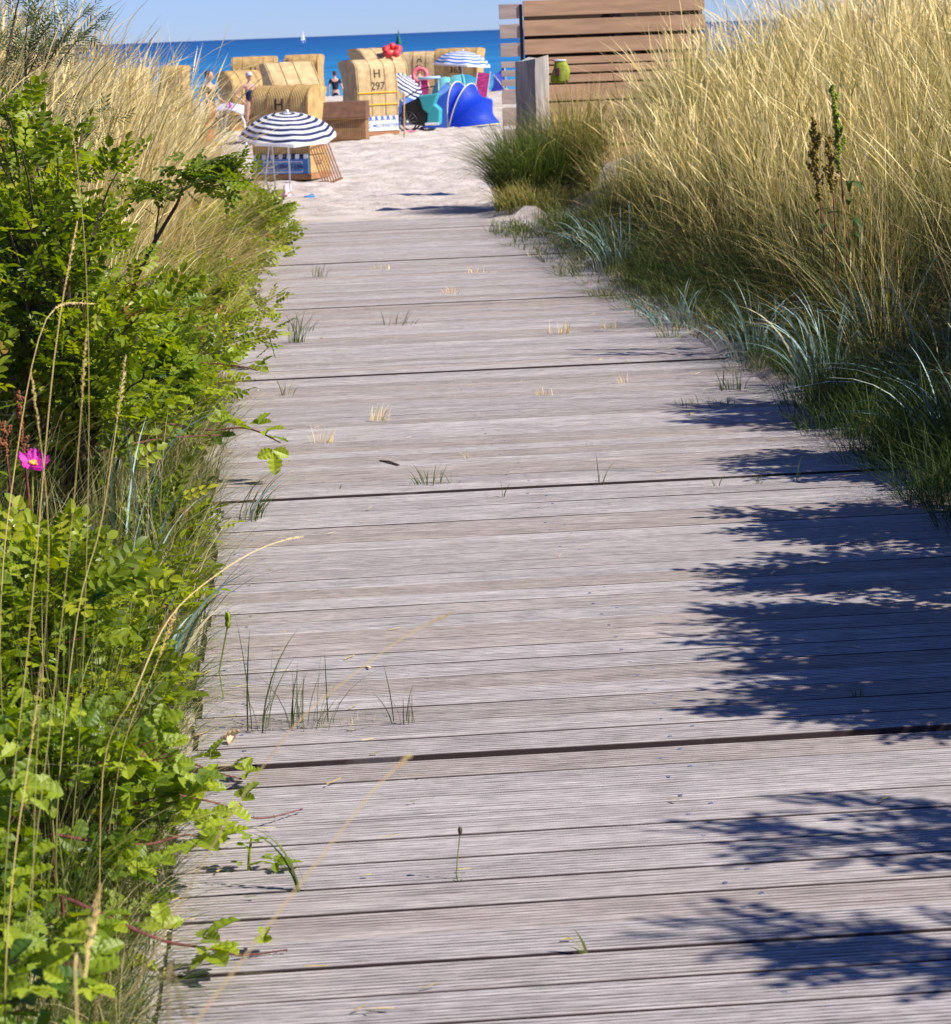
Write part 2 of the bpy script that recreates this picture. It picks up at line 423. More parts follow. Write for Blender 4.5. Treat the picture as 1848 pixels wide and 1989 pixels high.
    MI = np.concatenate(mi + [np.array(mq), np.array(mt), np.zeros(len(caps), int)])
    T = np.concatenate(tone + [np.zeros(len(V2))]); G = np.concatenate(groove + [np.zeros(len(V2))])
    me = np_mesh('boardwalk', V, F, tone=T, matidx=MI, extra={'groove': G})
    # weathered decking
    m = bpy.data.materials.new('weathered_decking'); m.use_nodes = True
    nt = m.node_tree; N = nt.nodes; L = nt.links; b = N['Principled BSDF']
    b.inputs['Roughness'].default_value = .82; b.inputs['Specular IOR Level'].default_value = .22
    tc = N.new('ShaderNodeTexCoord')
    at_ = N.new('ShaderNodeAttribute'); at_.attribute_name = 'tone'; ag = N.new('ShaderNodeAttribute'); ag.attribute_name = 'groove'
    # per-plank tone
    r = N.new('ShaderNodeValToRGB'); el = r.color_ramp.elements
    el[0].position = 0; el[0].color = (.365, .32, .295, 1); el[1].position = 1; el[1].color = (.45, .41, .395, 1)
    e = el.new(.5); e.color = (.41, .368, .352, 1); e = el.new(.15); e.color = (.385, .325, .29, 1)
    L.new(at_.outputs['Fac'], r.inputs['Fac'])
    addz = N.new('ShaderNodeCombineXYZ'); mul = N.new('ShaderNodeMath'); mul.operation = 'MULTIPLY'; mul.inputs[1].default_value = 37; L.new(at_.outputs['Fac'], mul.inputs[0]); L.new(mul.outputs[0], addz.inputs[2])
    va = N.new('ShaderNodeVectorMath'); va.operation = 'ADD'; L.new(tc.outputs['Object'], va.inputs[0]); L.new(addz.outputs[0], va.inputs[1])
    def streak(sc, det=6, rough=.6):
        mp = N.new('ShaderNodeMapping'); mp.inputs['Scale'].default_value = sc; L.new(va.outputs[0], mp.inputs['Vector'])
        n = N.new('ShaderNodeTexNoise'); n.inputs['Scale'].default_value = 1; n.inputs['Detail'].default_value = det; n.inputs['Roughness'].default_value = rough
        L.new(mp.outputs[0], n.inputs['Vector']); return n
    s1 = streak((6, 230, 3)); s2 = streak((1.6, 40, 3)); s3 = streak((5, 9, 3)); s4 = streak((22, 420, 2), 3)
    def rg(n, lo, hi, a, c):
        q = N.new('ShaderNodeMapRange'); q.inputs[1].default_value = lo; q.inputs[2].default_value = hi; q.inputs[3].default_value = a; q.inputs[4].default_value = c
        L.new(n.outputs['Fac'], q.inputs[0]); return q
    q1 = rg(s1, .36, .60, .62, 1.12); q2 = rg(s2, .3, .7, .90, 1.07); q3 = rg(s3, .3, .7, .86, 1.08); q4 = rg(s4, .36, .56, .66, 1.10)
    cur = r.outputs[0]
    for q in (q1, q2, q3, q4):
        s = N.new('ShaderNodeVectorMath'); s.operation = 'SCALE'; L.new(cur, s.inputs[0]); L.new(q.outputs[0], s.inputs['Scale']); cur = s.outputs[0]
    # dirt in grooves, broken up along the board, plus painted shade on plank edges
    gd = rg(streak((4, 40, 3)), .34, .56, .55, 1.0)
    gm = N.new('ShaderNodeMath'); gm.operation = 'MULTIPLY'; L.new(ag.outputs['Fac'], gm.inputs[0]); L.new(gd.outputs[0], gm.inputs[1])
    mix = N.new('ShaderNodeMix'); mix.data_type = 'RGBA'; gm.use_clamp = True; L.new(gm.outputs[0], mix.inputs[0]); L.new(cur, mix.inputs[6]); mix.inputs[7].default_value = (.055, .036, .034, 1)
    L.new(mix.outputs[2], b.inputs['Base Color'])
    bp = N.new('ShaderNodeBump'); bp.inputs['Strength'].default_value = .5; bp.inputs['Distance'].default_value = .0015; L.new(s1.outputs['Fac'], bp.inputs['Height']); L.new(bp.outputs[0], b.inputs['Normal'])
    joist = mat('joist_wood', (.10, .065, .045), .9, noise=((3, 60, 60), .6, 1.4))
    steel = mat('screw_steel', (.42, .45, .52), .35, metal=.9)
    o = link('boardwalk', me, [m, joist, steel]); o.rotation_euler = (0, 0, HEAD)
    tag(o, 'grey weathered plank boardwalk sloping to the beach', None, None, 'structure')
make_boardwalk()

# ------------------------------------------------------------------ grass
def blades(base, h, lean, width, tone, nseg=5, head=None, tiptone=0.0, droop=None, azim=None):
    """base (n,3), h (n,), lean (n,2) horizontal offset at the tip as share of h, width (n,)"""
    n = len(base)
    t = np.linspace(0, 1, nseg + 1)
    ln = np.sqrt((lean ** 2).sum(1))
    dr = droop if droop is not None else np.full(n, .35)
    zz = h[:, None] * (t[None] - (dr * np.clip(ln, 0, 1.6))[:, None] * t[None] ** 3)
    xy = base[:, None, :2] + lean[:, None, :] * (h[:, None] * t[None] ** 1.8)[:, :, None]
    P = np.concatenate([xy, (base[:, 2:3] + zz)[:, :, None]], -1)
    az = azim if azim is not None else rng.uniform(0, math.pi, n)
    side = np.stack([np.cos(az), np.sin(az), np.zeros(n)], 1)
    if head is None: prof = np.interp(t, [0, .35, .8, 1], [.8, 1, .6, .06])
    else:
        hs, hw = head
        prof = np.interp(t, [0, hs - .03, hs, (hs + 1) / 2, 1], [.7, .5, hw * .6, hw, .15])
    W = width[:, None] * prof[None]
    A = P - side[:, None, :] * W[:, :, None] / 2; B = P + side[:, None, :] * W[:, :, None] / 2
    V = np.stack([A, B], 2).reshape(-1, 3)
    k = (nseg + 1) * 2
    j = np.arange(nseg)
    f = np.stack([2 * j, 2 * j + 1, 2 * j + 3, 2 * j + 2], 1)
    F = (np.arange(n)[:, None, None] * k + f[None]).reshape(-1, 4)
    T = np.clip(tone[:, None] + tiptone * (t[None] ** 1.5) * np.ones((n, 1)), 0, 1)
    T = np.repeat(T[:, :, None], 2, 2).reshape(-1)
    return V, F, T

def join(parts):
    Vs, Fs, Ts = [], [], []; n = 0
    for V, F, T in parts:
        Vs.append(V); Fs.append(F + n); Ts.append(T); n += len(V)
    return np.concatenate(Vs), np.concatenate(Fs), np.concatenate(Ts)

def tuft_centres(n, u0, u1, v0, v1):
    u = rng.uniform(u0, u1, n); v = rng.uniform(v0, v1, n)
    x = u * cu - v * su; y = u * su + v * cu
    return x, y, u, v

def grass_field(ntuft, per, u0, u1, v0, v1, hmean, hs, leanmean, leans, width, tone0, tones, tiptone, keep=None, nseg=5, spread=.09, head=None, fan=.28):
    x, y, u, v = tuft_centres(ntuft, u0, u1, v0, v1)
    if keep is not None:
        k = keep(u, v); x, y, u, v = x[k], y[k], u[k], v[k]
    n = len(x)
    idx = np.repeat(np.arange(n), per)
    ang = rng.uniform(0, 2 * math.pi, len(idx)); rr = spread * np.sqrt(rng.random(len(idx)))
    bx = x[idx] + rr * np.cos(ang); by = y[idx] + rr * np.sin(ang)
    bz = terrain(bx, by) - .015
    hh = (hmean * rng.normal(1, .17, n).clip(.55, 1.35))[idx] * np.clip(rng.normal(1, hs, len(idx)), .35, 1.5)
    dist = y[idx]
    lean = np.stack([rng.normal(leanmean[0], leans * .8, len(idx)), rng.normal(leanmean[1], leans * .8, len(idx))], 1) + rng.normal(0, leans * .75, (n, 2))[idx]
    lean += np.stack([np.cos(ang), np.sin(ang)], 1) * (fan * rng.random(len(idx)))[:, None]
    tt = np.clip((tone0 + rng.normal(0, tones * .9, n))[idx] + rng.normal(0, tones, len(idx)), 0, 1)
    ww = width * rng.uniform(.6, 1.3, len(idx)) * np.clip(dist / 11, .8, 1.7)
    base = np.stack([bx, by, bz], 1)
    return blades(base, hh, lean, ww, tt, nseg, head, tiptone)

def stuff(name, parts, m, label):
    V, F, T = join(parts)
    return tag(link(name, np_mesh(name, V, F, T), m), label, 'grass', None, 'stuff')

# right dune: tall straw coloured marram grass
def keepR(u, v):
    d = u - UR
    thin = np.clip((d - .15) / .5, 0, 1)
    far = v > 25.5 - .0 * v
    ok = rng.random(len(u)) < thin
    ok &= ~((v > 22.5) & (d < 1.35)) 
    ok &= ~((v > 27.0) & (d < 2.2))
    ok &= vnoise(u * 1.3 + 5, v * 1.3 + 3) > -.24
    return ok
parts = []
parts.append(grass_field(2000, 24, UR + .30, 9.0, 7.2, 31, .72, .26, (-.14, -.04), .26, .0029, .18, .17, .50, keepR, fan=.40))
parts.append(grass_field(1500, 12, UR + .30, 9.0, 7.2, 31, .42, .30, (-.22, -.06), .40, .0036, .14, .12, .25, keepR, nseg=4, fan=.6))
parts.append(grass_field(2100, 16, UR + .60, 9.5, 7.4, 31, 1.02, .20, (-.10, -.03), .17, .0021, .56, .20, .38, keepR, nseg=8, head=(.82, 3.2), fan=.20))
M['thatch_and_shade'] = mat('thatch_and_shade', rough=.8, spec=.1, trans=.1, attr=('tone', [(0, (.018, .028, .008)), (.35, (.045, .06, .016)), (.6, (.10, .075, .035)), (.85, (.22, .16, .07)), (1, (.5, .38, .18))]))  # darkest tones stand for shade at the dune foot
stuff('undergrowth', [grass_field(800, 30, UR + .42, UR + 1.6, 7.4, 22.5, .40, .40, (-.20, -.05), .60, .0032, .20, .22, .25, None, nseg=5, fan=.7, spread=.12)], M['thatch_and_shade'], 'tangled undergrowth coloured dark for the shade at the foot of the right dune')
stuff('dune_grass', parts, M['straw'], 'tall straw-coloured beach grass covering the dune right of the boardwalk')
# left dune
def keepL(u, v):
    d = UL - u
    ok = rng.random(len(u)) < np.clip((d - .05) / .6, 0, 1)
    ok &= ~((v < 10.5) & (d < 1.0))
    return ok
parts = []
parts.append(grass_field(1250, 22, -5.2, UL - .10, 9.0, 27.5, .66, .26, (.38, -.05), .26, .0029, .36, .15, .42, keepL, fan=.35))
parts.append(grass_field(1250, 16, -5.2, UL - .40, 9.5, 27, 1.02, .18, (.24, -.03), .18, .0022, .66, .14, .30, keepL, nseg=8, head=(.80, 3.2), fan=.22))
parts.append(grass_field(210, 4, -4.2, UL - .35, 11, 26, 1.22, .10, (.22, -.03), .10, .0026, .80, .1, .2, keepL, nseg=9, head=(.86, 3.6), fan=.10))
parts.append(grass_field(430, 20, -1.7, UL - .12, 12.5, 26, .58, .22, (.62, -.12), .20, .0030, .45, .16, .35, None, fan=.3))
stuff('dune_grass', parts, M['straw'], 'tall pale dune grass leaning over from the left bank')
# low green grass along the right edge of the planks
def keepE(u, v):
    d = u - UR
    lim = .03 + .30 * smooth((v - 6) / 10) * 0 
    edge = -.02 - .36 * smooth((v - 9.5) / 12) + .16 * vnoise(v * 1.7, v * 0 + 3)
    return (d > edge)
parts = []
parts.append(grass_field(1050, 22, UR - .45, UR + .75, 6.2, 23.5, .13, .40, (-.25, -.1), .55, .0030, .35, .26, .15, keepE, nseg=4, spread=.07, fan=.6))
parts.append(grass_field(420, 14, UR + .1, UR + .9, 6.6, 22.5, .28, .35, (-.25, -.1), .40, .0030, .15, .2, .25, keepE, nseg=5, spread=.05, fan=.5))
parts.append(grass_field(330, 26, UR - .12, UR + .85, 7.6, 11.2, .24, .3, (-.15, -.05), .35, .0032, .12, .14, .2, None, nseg=5, spread=.07, fan=.6))
stuff('edge_grass', parts, M['green_grass'], 'short green grass creeping over the right plank edge')
parts = []
parts.append(grass_field(340, 26, UL - .20, UL - .03, 3.2, 8.8, .15, .35, (.22, -.1), .5, .0030, .48, .22, .2, None, nseg=5, spread=.05, fan=.8))
parts.append(grass_field(380, 20, UL - .26, UL - .01, 3.2, 13, .13, .35, (.35, -.15), .5, .0024, .5, .28, .25, None, nseg=5, spread=.06, fan=.7))
parts.append(grass_field(520, 16, -1.3, UL - .02, 3.2, 12.5, .22, .35, (.25, -.1), .4, .0026, .5, .25, .25, None, nseg=5, spread=.06, fan=.5))
parts.append(grass_field(240, 9, -1.4, UL - .02, 6.6, 9.6, .42, .3, (.3, -.1), .3, .0028, .45, .25, .4, None, nseg=5, spread=.05, fan=.4))
stuff('edge_grass', parts, M['green_grass'], 'fine mixed grass growing low along the left plank edge')

def tuft(name, loc, n, h, width, tone0, m, label, group, lean=(0, 0), spread=.03, fan=.5, droop=.35, tones=.15, tip=.15, nseg=6, cat='grass tuft', leans=.15, head=None):
    ang = rng.uniform(0, 2 * math.pi, n); rr = spread * np.sqrt(rng.random(n))
    base = np.stack([rr * np.cos(ang), rr * np.sin(ang), np.full(n, -.012)], 1)
    hh = h * rng.uniform(.45, 1.1, n)
    ln = np.stack([rng.normal(lean[0], leans, n), rng.normal(lean[1], leans, n)], 1) + np.stack([np.cos(ang), np.sin(ang)], 1) * (fan * rng.random(n))[:, None]
    V, F, T = blades(base, hh, ln, width * rng.uniform(.6, 1.2, n), np.clip(rng.normal(tone0, tones, n), 0, 1), nseg, head, tip, droop=np.full(n, droop))
    o = link(name, np_mesh(name, V, F, T), m); o.location = loc
    return tag(o, label, cat, group)

# sprigs growing through the gaps of the boardwalk: (px, py, blades, height m, spread, width, tone, leanx, label)
G1 = 'grass sprigs growing through the boardwalk gaps'
sprigs = [
 (505, 1418, 9, .30, .03, .0045, .35, .12, 'tall green grass blades rising from a plank gap left of the fine sprigs'),
 (598, 1417, 26, .20, .07, .0028, .5, .15, 'clump of fine green grass in the plank gap, middle of three near the left'),
 (700, 1413, 12, .06, .06, .0025, .75, .1, 'low dry grass wisps in the gap between two green grass clumps'),
 (785, 1409, 10, .17, .03, .0032, .35, -.05, 'upright green grass sprig at the right end of the weedy gap'),
 (583, 1727, 7, .22, .012, .006, .45, -.45, 'long yellow-green blades leaning left beside the small leafy sprout'),
 (885, 1709, 4, .045, .008, .004, .3, 0, 'tiny green shoot with a thin stem alone in the central planks'),
 (1135, 1832, 5, .075, .014, .0045, .55, -.35, 'small bright grass sprig leaning left on the nearest planks'),
 (1662, 1352, 8, .06, .010, .0045, .35, .05, 'short green sprig standing in the big leafy shadow'),
 (835, 943, 20, .11, .05, .0045, .45, -.1, 'green sprouts in a row in the gap under the dark twig'),
 (878, 941, 5, .08, .02, .0045, .3, 0, 'short stiff green blades right of the sprouts below the twig'),
 (975, 960, 4, .085, .008, .004, .4, .1, 'single thin grass shoot beside the screw line'),
 (645, 951, 10, .05, .03, .0035, .6, 0, 'small faded tuft left of the row of green sprouts'),
 (740, 822, 26, .10, .045, .0035, .85, .3, 'dry pale tuft with one long stalk leaning right'),
 (625, 866, 30, .10, .05, .0032, .85, .1, 'dry straw tuft near the hanging bramble leaf'),
 (905, 887, 7, .075, .02, .0032, .8, -.1, 'thin dry wisps in the gap above the green sprouts'),
 (575, 664, 36, .20, .05, .0040, .42, .15, 'bushy green tuft, lower one of the pair near the left plank edge'),
 (588, 645, 26, .16, .07, .0040, .5, .2, 'green tuft just behind the bushy one near the left edge'),
 (620, 538, 24, .15, .05, .0045, .6, .1, 'small green tuft near the far left corner'),
 (555, 765, 14, .13, .04, .0035, .65, .1, 'sparse tuft just below the wide dark joint on the left'),
 (775, 628, 24, .12, .10, .0045, .6, .35, 'flattened green weed spread along a far gap'),
 (1092, 650, 22, .10, .07, .0050, .8, 0, 'pale dry tuft in the right half of the far planks'),
 (1183, 640, 16, .08, .06, .0050, .85, 0, 'dry wisps right of the pale tuft on the far planks'),
 (1060, 768, 20, .06, .06, .0040, .8, 0, 'low yellowish tuft below the dark joint in the centre'),
 (1215, 743, 10, .07, .03, .0040, .85, 0, 'bleached wisp right of the joint shadow tip'),
 (1145, 865, 6, .05, .02, .0040, .8, 0, 'tiny bleached blades on the clear middle boards'),
 (1165, 938, 5, .14, .015, .0040, .45, 0, 'thin upright shoot rising from the wide step in the boards'),
 (1389, 940, 5, .07, .012, .0050, .4, 0, 'first short shoot in the shaded part of the wide step'),
 (1470, 937, 5, .07, .012, .0050, .35, .05, 'second short shoot in the shaded part of the wide step'),
 (1540, 930, 4, .11, .008, .0045, .35, 0, 'single upright blade at the shadow end of the wide step'),
 (880, 572, 16, .08, .06, .006, .9, 0, 'bleached dry tuft on the far middle planks'),
 (740, 523, 12, .06, .07, .006, .9, 0, 'faint dry wisps near the far end, left of centre'),
 (930, 530, 16, .07, .09, .006, .85, 0, 'faint dry wisps near the far end, right of centre'),
 (1040, 497, 14, .07, .07, .006, .85, 0, 'yellowed patch of blades just before the last joint'),
 (1425, 760, 34, .15, .06, .0045, .42, -.1, 'dense green tuft standing out from the right plank edge'),
 (1385, 788, 40, .07, .16, .0040, .65, -.3, 'flat mat of yellow-green grass beside the dense tuft'),
 (1565, 832, 26, .13, .05, .0045, .35, -.1, 'dark green tuft on the shaded right plank edge'),
 (1180, 575, 30, .10, .12, .0055, .6, -.2, 'low green tuft creeping in from the far right edge'),
 (1300, 655, 20, .16, .07, .0050, .7, -.2, 'mixed dry tuft beside the bluish grass at the right edge'),
]
for s in sprigs:
    p = walk_hit(s[0], s[1]); u_, v_ = to_uv(p.x, p.y); v_ = min(gaps, key=lambda g: abs(g - v_)); p = Vector((*to_xy(u_, v_), -SLOPE * v_ - .006))
    tuft('grass_tuft', p, s[2], s[3], s[5], s[6], M['straw'] if s[6] > .7 else M['green_grass'], s[8], G1, lean=(s[7], -.05), spread=s[4], fan=.45)

# dry bits of straw and leaf crumbs scattered on the planks
def crumbs():
    n = 900
    u = np.concatenate([UL + rng.exponential(.22, n // 2), UR - rng.exponential(.35, n // 2)]); v = rng.uniform(3, 24.5, n)
    k = (u > UL) & (u < UR) & (rng.random(n) < .9); u, v = u[k], v[k]; n = len(u)
    sn = rng.random(n) < .6; g = np.array(gaps); v = np.where(sn, g[np.abs(g[None] - v[:, None]).argmin(1)] + rng.normal(0, .004, n), v)
    x, y = to_xy(u, v); z = -SLOPE * v + .005
    a = HEAD + rng.normal(0, .5, n); l = rng.uniform(.006, .045, n); w_ = rng.uniform(.001, .0035, n)
    dx, dy = np.cos(a) * l, np.sin(a) * l; sx, sy = -np.sin(a) * w_, np.cos(a) * w_
    top = rng.uniform(.001, .006, n)
    V = np.stack([np.stack([x - sx, y - sy, z], 1), np.stack([x + sx, y + sy, z], 1), np.stack([x + dx + sx, y + dy + sy, z + top], 1), np.stack([x + dx - sx, y + dy - sy, z + top], 1)], 1).reshape(-1, 3)
    F = np.arange(n * 4).reshape(-1, 4); T = np.repeat(np.clip(rng.normal(.7, .2, n), 0, 1), 4)
    tag(link('plant_litter', np_mesh('plant_litter', V, F, T), M['straw']), 'dry straw crumbs scattered on the planks', 'litter', None, 'stuff')
crumbs()

# bluish broad-bladed lyme grass
G2 = 'clumps of bluish broad-bladed grass'
lyme = [  # u, v, n, h, label
 (2.55, 9.6, 34, .62, 'arching blue-green broad grass clump nearest the right plank edge'),
 (2.75, 10.6, 36, .66, 'blue-green clump with long arching blades below the dock plants'),
 (2.45, 11.6, 40, .52, 'bluish clump spilling towards the planks left of the arching one'),
 (2.35, 12.9, 44, .48, 'dense bluish clump at the right edge halfway down the walk'),
 (2.85, 12.2, 30, .6, 'blue-green blades mixed into the straw grass behind the edge'),
 (3.3, 10.2, 30, .6, 'bluish clump set back against the dark dune foot at right'),
 (2.38, 18.4, 46, .5, 'dark bluish upright clump near the far right plank edge'),
 (2.45, 20.2, 40, .4, 'low bluish clump on the shaded sand far along the right edge'),
 (2.25, 14.6, 36, .36, 'low blue-green clump reaching over the middle of the right edge'),
]
for u, v, n, h, lab in lyme:
    x, y = to_xy(u, v)
    tuft('lyme_grass', (x, y, tz(x, y)), int(n * 1.2), h, .0095, .60, M['blue_grass'], lab, G2, lean=(-.26, -.14), spread=.16, fan=1.0, droop=.5, nseg=8, tones=.2, tip=.1, cat='grass clump')
lymeL = [
 (-.50, 7.4, 16, .62, 'long blue-green blades crossing above the pink bud'),
 (-.78, 8.3, 16, .66, 'blue-green blades rising right of the pink rose flower'),
 (-.38, 6.4, 12, .42, 'short bluish blades over the left plank edge'),
 (-.60, 9.3, 14, .6, 'bluish blades standing behind the bramble canes'),
 (-.55, 16.5, 30, .6, 'bluish blades arching out of the left bank below the umbrella'),
 (-.8, 13.0, 24, .7, 'blue-green blades within the pale grass of the left bank'),
]
for u, v, n, h, lab in lymeL:
    x, y = to_xy(u, v)
    tuft('lyme_grass', (x, y, tz(x, y)), n, h, .0105, .66, M['blue_grass'], lab, G2, lean=(.12, -.1), spread=.08, fan=.7, droop=.45, nseg=8, tones=.2, tip=.05, cat='grass clump')
pl = walk_hit(490, 1008)
tuft('grass_tuft', pl, 22, .24, .0045, .4, M['green_grass'], 'green blades leaning right over the left plank edge below the hanging leaf', G1, lean=(.55, .1), spread=.05, fan=.3)
pl = walk_hit(475, 1010)
tuft('lyme_grass', pl, 2, .30, .011, .85, M['blue_grass'], 'pair of pale broad blades lying across the left plank edge', G2, lean=(.8, .1), spread=.02, fan=.1, cat='grass clump')

# grass clump around the post
pp = at(1040, 400, 26.3)
gx, gy = pp.x, pp.y
def clump(cx, cy, n, h, rad, label, tone0=.25, lean=(-.1, -.1)):
    ang = rng.uniform(0, 2 * math.pi, n); rr = rad * np.sqrt(rng.random(n))
    bx = cx + rr * np.cos(ang) * 1.1; by = cy + rr * np.sin(ang)
    base = np.stack([bx - cx, by - cy, terrain(bx, by) - tz(cx, cy)], 1)
    ln = np.stack([np.cos(ang), np.sin(ang)], 1) * (rr / rad * rng.uniform(.15, .8, n))[:, None] + rng.normal(0, .30, (n, 2)) + np.array(lean)
    V, F, T = blades(base, h * rng.uniform(.55, 1.1, n), ln, .0065 * rng.uniform(.6, 1.3, n), np.clip(rng.normal(tone0, .16, n), 0, 1), 7, None, .18, droop=rng.uniform(.3, .8, n))
    o = link('grass_clump', np_mesh('grass_clump', V, F, np.clip(T + (.22 if n > 2000 else .05), 0, 1)), M['green_grass'] if n > 2000 else M['straw']); o.location = (cx, cy, tz(cx, cy))
    return tag(o, label, 'grass clump', 'large grass clumps on the sand near the post')
clump(gx - .04, gy - .3, 2800, 1.02, .30, 'dark green arching grass clump at the foot of the weathered post', .17, (-.06, -.05))
clump(gx + .42, gy + .15, 1500, 1.25, .22, 'upright light green grass growing behind the weathered post', .30, (.0, 0))
clump(gx - .05, gy - 1.2, 900, .30, .34, 'low sunny green clump in front of the post', .24)
clump(gx + 1.75, gy - 1.2, 2600, 1.05, .6, 'green grass clump across the sandy gap from the post', .25)

# ------------------------------------------------------------------ leaves
def leaflet(l, w, ox, oy, ang, fold=.18, serr=0, droop=.12):
    """returns verts, tri faces of one leaflet in the xy plane, pointing along ang"""
    n = 5 if not serr else 9
    mids = [(l * k / n, 0) for k in range(n + 1)]
    vs = []; fs = []
    c, s = math.cos(ang), math.sin(ang)
    def put(x, y, z): vs.append((ox + x * c - y * s, oy + x * s + y * c, z - droop * (x / l) ** 2 * l)); return len(vs) - 1
    mi = [put(m[0], 0, 0) for m in mids]
    for sg in (1, -1):
        prev = mi[0]
        for k in range(1, n):
            t = k / n
            ww = w / 2 * math.sin(math.pi * t ** .85) ** .75
            if serr: ww *= (1.08 if k % 2 else .86)
            e = put(l * t + (.02 * l if not serr else .05 * l), sg * ww, ww * fold * 2 + (.035 * l if (serr and k % 2) else 0))
            fs.append((prev, mi[k - 1], mi[k]) if prev != mi[0] else (mi[0], mi[k], e))
            if prev != mi[0]: fs.append((prev, mi[k], e))
            prev = e
        fs.append((prev, mi[n - 1], mi[n]))
    return vs, fs

def compound(kind):
    V = []; F = []
    def add(a):
        n = len(V); V.extend(a[0]); F.extend([tuple(i + n for i in f) for f in a[1]])
    if kind == 'rose':
        add(leaflet(.036, .024, .075, 0, 0))
        for x in (.058, .036, .015):
            for sg in (1, -1): add(leaflet(.031, .021, x, sg * .002, sg * R(62)))
    elif kind == 'bramble':
        add(leaflet(.066, .046, .02, 0, 0, serr=1))
        for sg in (1, -1): add(leaflet(.052, .036, .012, 0, sg * R(68), serr=1))
    elif kind == 'bramble5':
        add(leaflet(.062, .042, .02, 0, 0, serr=1))
        for sg in (1, -1):
            add(leaflet(.055, .036, .015, 0, sg * R(50), serr=1)); add(leaflet(.04, .026, .01, 0, sg * R(108), serr=1))
    elif kind == 'willow':
        for k in range(7):
            add(leaflet(.045, .0075, .012 * k, 0, R(40) * (1 if k % 2 else -1), .1))
    return np.array(V), np.array(F)
LEAF = {k: compound(k) for k in ('rose', 'bramble', 'bramble5', 'willow')}

def frames(D, up_noise=.5):
    D = D / np.linalg.norm(D, axis=1, keepdims=True)
    U = np.array([0, 0, 1.0]) + rng.normal(0, up_noise, D.shape)
    Y = np.cross(U, D); Y /= np.linalg.norm(Y, axis=1, keepdims=True) + 1e-9
    Z = np.cross(D, Y)
    return D, Y, Z

def scatter_leaves(kind, P, D, S, tone, up_noise=.45):
    lv, lf = LEAF[kind]
    X, Y, Z = frames(D, up_noise)
    V = P[:, None] + S[:, None, None] * (lv[None, :, 0:1] * X[:, None] + lv[None, :, 1:2] * Y[:, None] + lv[None, :, 2:3] * Z[:, None])
    n = len(P); k = len(lv)
    F = (np.arange(n)[:, None, None] * k + lf[None]).reshape(-1, 3)
    return V.reshape(-1, 3), F, np.repeat(tone, k)

def bezier(p0, p1, p2, n=8):
    return [p0 * (1 - t) ** 2 + p1 * 2 * t * (1 - t) + p2 * t * t for t in np.linspace(0, 1, n)]

def bush_data(kind, rad, height, nstem, leaves, seed, lean=(0, 0), tone0=.45, scale=1.0, shell=.55):
    """stems MB and leaf arrays for a bush with its foot at the origin"""
    r_ = np.random.default_rng(seed)
    mb = MB(); Ps = []; Ds = []
    per = max(3, leaves // nstem)
    for s in range(nstem):
        a = r_.uniform(0, 2 * math.pi); el = r_.uniform(.0, 1.0) ** .7
        rr = rad * (.35 + .65 * math.cos(el * math.pi / 2)) * r_.uniform(.75, 1.12)
        zz = height * (.35 + .65 * math.sin(el * math.pi / 2)) * r_.uniform(.7, 1.05)
        if r_.random() < .3: zz *= .55
        end = Vector((rr * math.cos(a) + lean[0], rr * math.sin(a) + lean[1], zz))
        p0 = Vector((r_.normal(0, rad * .2), r_.normal(0, rad * .2), -.03))
        mid = Vector((end.x * .35, end.y * .35, zz * .85))
        pts = bezier(p0, mid, end, 8)
        mb.tube(pts, [.006 * (1 - .7 * k / 7) * max(.7, height) for k in range(8)], 4, False)
        arr = np.array([tuple(p) for p in pts])
        t = r_.uniform(.3, 1.0, per) ** shell
        idx = t * 7; i0 = np.minimum(idx.astype(int), 6); fr = (idx - i0)[:, None]
        c = arr[i0] * (1 - fr) + arr[i0 + 1] * fr
        tangent = arr[i0 + 1] - arr[i0]; tangent /= np.linalg.norm(tangent, axis=1, keepdims=True) + 1e-9
        off = r_.normal(0, 1, (per, 3)); off /= np.linalg.norm(off, axis=1, keepdims=True)
        off[:, 2] *= .7
        q = c + off * (r_.uniform(.01, .11, per) * (.6 + rad * .7))[:, None]
        Ps.append(q); Ds.append(off + tangent * .6 + np.array([0, 0, .1]))
    P = np.concatenate(Ps); D = np.concatenate(Ds)
    P[:, 2] = np.maximum(P[:, 2], .01)
    tone = np.clip(r_.normal(tone0, .2, len(P)), 0, .93)
    tone = np.where(r_.random(len(P)) < .008, 1.0, tone)
    S = r_.uniform(.65, 1.2, len(P)) * scale
    return mb, P, D, S, tone

def bush(name, u, v, kind, rad, height, nstem, leaves, label, group, cat='bush', seed=0, lean=(0, 0), tone0=.45, scale=1., zoff=0, stem='brown_stem', shell=.55, xy=None):
    x, y = xy if xy else to_xy(u, v)
    e = empty(name, (x, y, tz(x, y) + zoff), 0, label, cat, group)
    mb, P, D, S, T = bush_data(kind, rad, height, nstem, leaves, seed, lean, tone0, scale, shell)
    mb.build('stem', M[stem], e, recalc=False)
    if kind == 'bramble':
        k = rng.random(len(P)) < .4
        a = scatter_leaves('bramble', P[~k], D[~k], S[~k], T[~k], .4); b = scatter_leaves('bramble5', P[k], D[k], S[k], T[k], .4)
        V, F, TT = join([a, b]); m = M['bramble_leaf']
    else:
        V, F, TT = scatter_leaves(kind, P, D, S, T); m = M['rose_leaf'] if kind == 'rose' else M['buckthorn_leaf']
    link('foliage', np_mesh('foliage', V, F, TT), m, e)
    return e

GR = 'rose bushes on the left bank'
GB = 'bramble bushes on the left bank'
